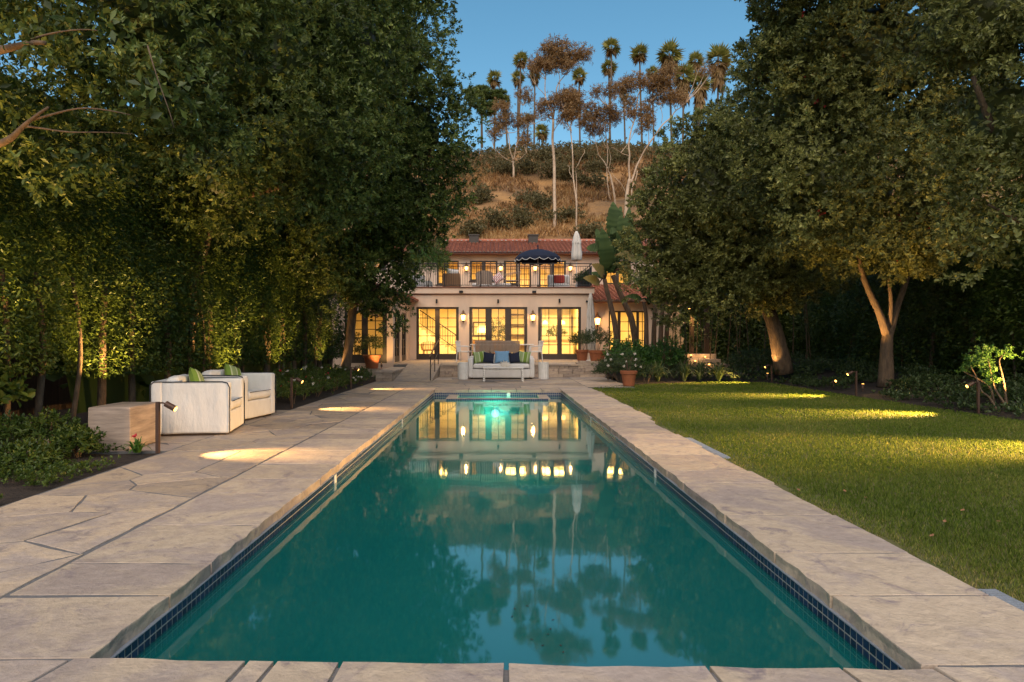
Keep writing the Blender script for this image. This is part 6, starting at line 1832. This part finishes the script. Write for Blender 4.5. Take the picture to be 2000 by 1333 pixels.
def palm_proto(scale, skirt):
    """fan palm head, origin at the crown point"""
    parts = []
    n = 27
    V, T, rd = [], [], []
    SV, ST, SR = [], [], []
    for i in range(n):
        az = i*2.399; el = R(-62 + 140*(i/n)**0.9)
        d = Vector((math.cos(az)*math.cos(el), math.sin(az)*math.cos(el), math.sin(el)))
        Ls = scale*random.uniform(0.18, 0.42)
        hub = d*Ls + Vector((0,0,-0.10*Ls))
        sd = d.cross(Vector((0,0,1))).normalized(); rl = random.uniform(-1.1, 1.1); sd = (sd*math.cos(rl) + sd.cross(d)*math.sin(rl)).normalized(); upv = sd.cross(d)
        dead = skirt and el < R(-46)
        VV, TT, RR = (SV, ST, SR) if dead else (V, T, rd)
        o = len(VV); VV += [tuple(sd*0.05), tuple(sd*-0.05), tuple(hub)]; TT += [(o, o+1, o+2)]; RR += [0.3]*3
        for k in range(11):
            a = R(-75+150*k/10)
            fd = (d*math.cos(a) + sd*math.sin(a) + upv*0.10).normalized()
            tip = hub + fd*scale*random.uniform(0.62, 0.86)*(1-0.25*abs(a)/1.4) + Vector((0,0,-0.14*scale*random.uniform(0.3,1.3)))
            w = fd.cross(upv).normalized()*0.058*scale
            o = len(VV)
            VV += [tuple(hub), tuple(hub+(tip-hub)*0.5+w), tuple(tip), tuple(hub+(tip-hub)*0.5-w)]
            TT += [(o, o+1, o+2), (o, o+2, o+3)]; RR += [random.random()]*4
    if skirt:
        for i in range(skirt):
            az = random.uniform(0, 6.28); z = -random.uniform(0.15, 1.0)*scale*skirt/55
            rr = scale*(0.42-0.20*(-z)/(scale*1.3))
            p = Vector((math.cos(az)*0.2*scale, math.sin(az)*0.2*scale, z))
            for k in range(4):
                tip = p + Vector((math.cos(az+random.gauss(0,0.3))*rr, math.sin(az+random.gauss(0,0.3))*rr, -scale*random.uniform(0.5, 0.95)))
                w = Vector((-math.sin(az), math.cos(az), 0))*0.07*scale
                o = len(SV); SV += [tuple(p), tuple((p+tip)/2+w), tuple(tip), tuple((p+tip)/2-w)]; ST += [(o,o+1,o+2),(o,o+2,o+3)]; SR += [random.random()]*4
    return (np.array(V), np.array(T), np.array(rd)), (np.array(SV), np.array(ST), np.array(SR)) if SV else None
def palm(x, y, Y, s, skirt, label, group, ybase=705):
    Y, s = Y*KH, s*KH*0.86
    top = cz(x, y, Y)
    zb_ = hill_z(top.x, Y)
    t = thing('fan_palm', label, 'palm', (top.x, top.y, zb_), group=group)
    lean = random.uniform(-0.9, 0.9)
    MB().tube(wander([(top.x+lean, top.y, zb_-0.3), (top.x+lean*0.4, top.y, (zb_+top.z)/2), tuple(top)], 0.12, 5), [0.27-0.009*i for i in range(11)], 7).build('trunk', m_palm_bark, t, smooth=True)
    fr, sk = palm_proto(s, skirt)
    o = big_mesh('fronds', fr[0]+np.array(top), fr[1], lm_palm, t, fr[2]); tag(o, kind='stuff')
    if sk: tag(big_mesh('dead_skirt', sk[0]+np.array(top), sk[1], lm_skirt, t, sk[2]), kind='stuff')
GP = 'slim fan palms along the ridge'
for x, y, Y, s, sk, lb in ((268,318,96,1.55,25,'slim fan palm rising behind the dark layered conifer'),(425,205,96,1.6,12,'taller palm of the crossed pair beside the umbrella eucalyptus'),(408,312,100,1.45,30,'shorter palm of the pair beside the umbrella eucalyptus'),(510,300,100,1.3,40,'slim palm half behind the umbrella crown of the tallest eucalyptus'),(778,300,100,1.6,20,'lone slim palm between the umbrella eucalyptus and the twin palms'),(975,130,96,1.9,8,'tallest slim palm of the twin pair standing clear against the sky'),(957,250,101,1.65,25,'lower slim palm of the twin pair standing before the sky'),(1145,165,96,1.9,14,'single slim palm above the broad eucalyptus crown, next to the twin palms'),(1222,285,104,1.4,20,'small palm head peeking over the broad eucalyptus crown'),(1050,420,104,1.1,30,'thin palm with tiny ragged head between two eucalyptus crowns'),(1480,210,98,1.8,20,'slim palm standing between the skirted palms')):
    palm(x, y, Y, s, sk, lb, GP)
for x, y, Y, s, sk in ((1325,170,92,2.5,40),(1410,300,90,2.3,75),(1620,195,91,2.6,80),(1510,350,90,2.2,80)):
    palm(x, y, Y, s, sk, 'stout fan palm with a golden skirt of dead fronds on the ridge', 'skirted fan palms on the ridge')
for x, y, Y, s, sk in ((555,640,94,1.5,20),(470,560,98,1.0,10),(330,455,97,1.3,20)):
    palm(x, y, Y, s, sk, 'short fan palm half hidden behind eucalyptus limbs on the ridge', 'short ridge palms')
# layered dark conifer at the left end of the ridge
cf = thing('conifer_tree', 'dark layered conifer at the left end of the ridge', 'tree', cz(190, 740, 90*KH))
MB().tube([cz(190,740,90*KH), cz(188,540,90*KH), cz(185,390,90*KH)], [0.3, 0.2, 0.06], 8).build('trunk', m_bark, cf)
pr = []
for (x, y, rx2, ry2, n) in ((130,405,55,11,200),(190,385,45,11,200),(160,440,75,12,260),(225,415,60,12,220),(285,440,50,12,200),(175,480,70,13,220),(250,480,50,13,200),(300,405,36,10,120),(220,525,60,16,200)):
    c = np.array(cz(x, y, 90*KH)); rr = np.array([rx2, rx2*0.8, ry2])/3.1*90*KH/F
    d = unit(RNG.normal(size=(n,3))); s = c + d*rr*RNG.uniform(0.2, 1, (n,1))**0.5
    pr.append(sprigs(s, unit(d*np.array([1,1,0.3])+np.array([0,0,0.3])), 7, 0.66, 0.14))
v, tr, rd = joinp(pr); tag(big_mesh('crown', v, tr, lm_dark, cf, rd), kind='stuff')

# scrub on the slope and ridge
def hshrub(x, y, rx2, ry2, label, n, mat=lm_scrub):
    p = hill_hit(880+x/3.1, 50+(y+ry2*0.7)/3.1)
    Y = p.y; r_ = rx2/3.1*Y/F; h_ = ry2/3.1*Y/F
    t = thing('hill_shrub', label, 'shrub', p, group='shrubs on the slope')
    nc = 14
    cc = np.array(p) + np.stack([RNG.normal(scale=r_*0.5, size=nc), RNG.normal(scale=1.2, size=nc), RNG.uniform(0, h_*1.2, nc)], 1)
    ci = RNG.integers(0, nc, n); s = cc[ci] + RNG.normal(size=(n,3))*np.array([0.85, 0.85, 0.55])
    v, tr, rd = sprigs(s, unit(RNG.normal(size=(n,3))+np.array([0,-0.4,0.7])), 6, 0.40, 0.19)
    tag(big_mesh('foliage', v, tr, mat, t, rd), kind='stuff')
    MB().tube([p-Vector((0,0,0.2)), p+Vector((0,0,h_*0.6))], [0.06, 0.02], 6).build('stem', m_bark, t)
for x, y, a, b in ((660,1160,95,40),(850,950,85,55),(610,880,80,45),(130,1240,55,60),(190,1030,60,55),(480,1060,60,35),(290,1190,50,40),(545,1085,30,25),(470,870,60,40),(900,860,70,40),(440,1195,30,16),(690,900,55,40),(780,800,90,40),(560,790,80,35),(1000,800,80,40),(850,1260,60,40),(410,1150,28,18),(330,880,60,40),(1200,900,60,60)):
    hshrub(x, y, a, b, 'grey green shrub growing on the dry slope', 420)
rp_ = []
for i in range(1700):
    x = random.uniform(-26, 58); y = random.uniform(132, 154)
    rp_.append((x, y, hill_z(x, y)+random.uniform(0.0, 1.7)*(0.6+0.7*mnoise.noise((x*0.18, 2, 2)))))
P = np.repeat(np.array(rp_), 5, 0) + RNG.normal(scale=0.85, size=(8500, 3))*np.array([1,1,0.6])
v, t, r = sprigs(P, unit(RNG.normal(size=P.shape)+np.array([0,-0.3,0.6])), 6, 0.5, 0.22)
tag(big_mesh('ridge_scrub', v, t, lm_scrub, None, r), 'dark continuous scrub along the top of the ridge', 'scrub', kind='stuff')
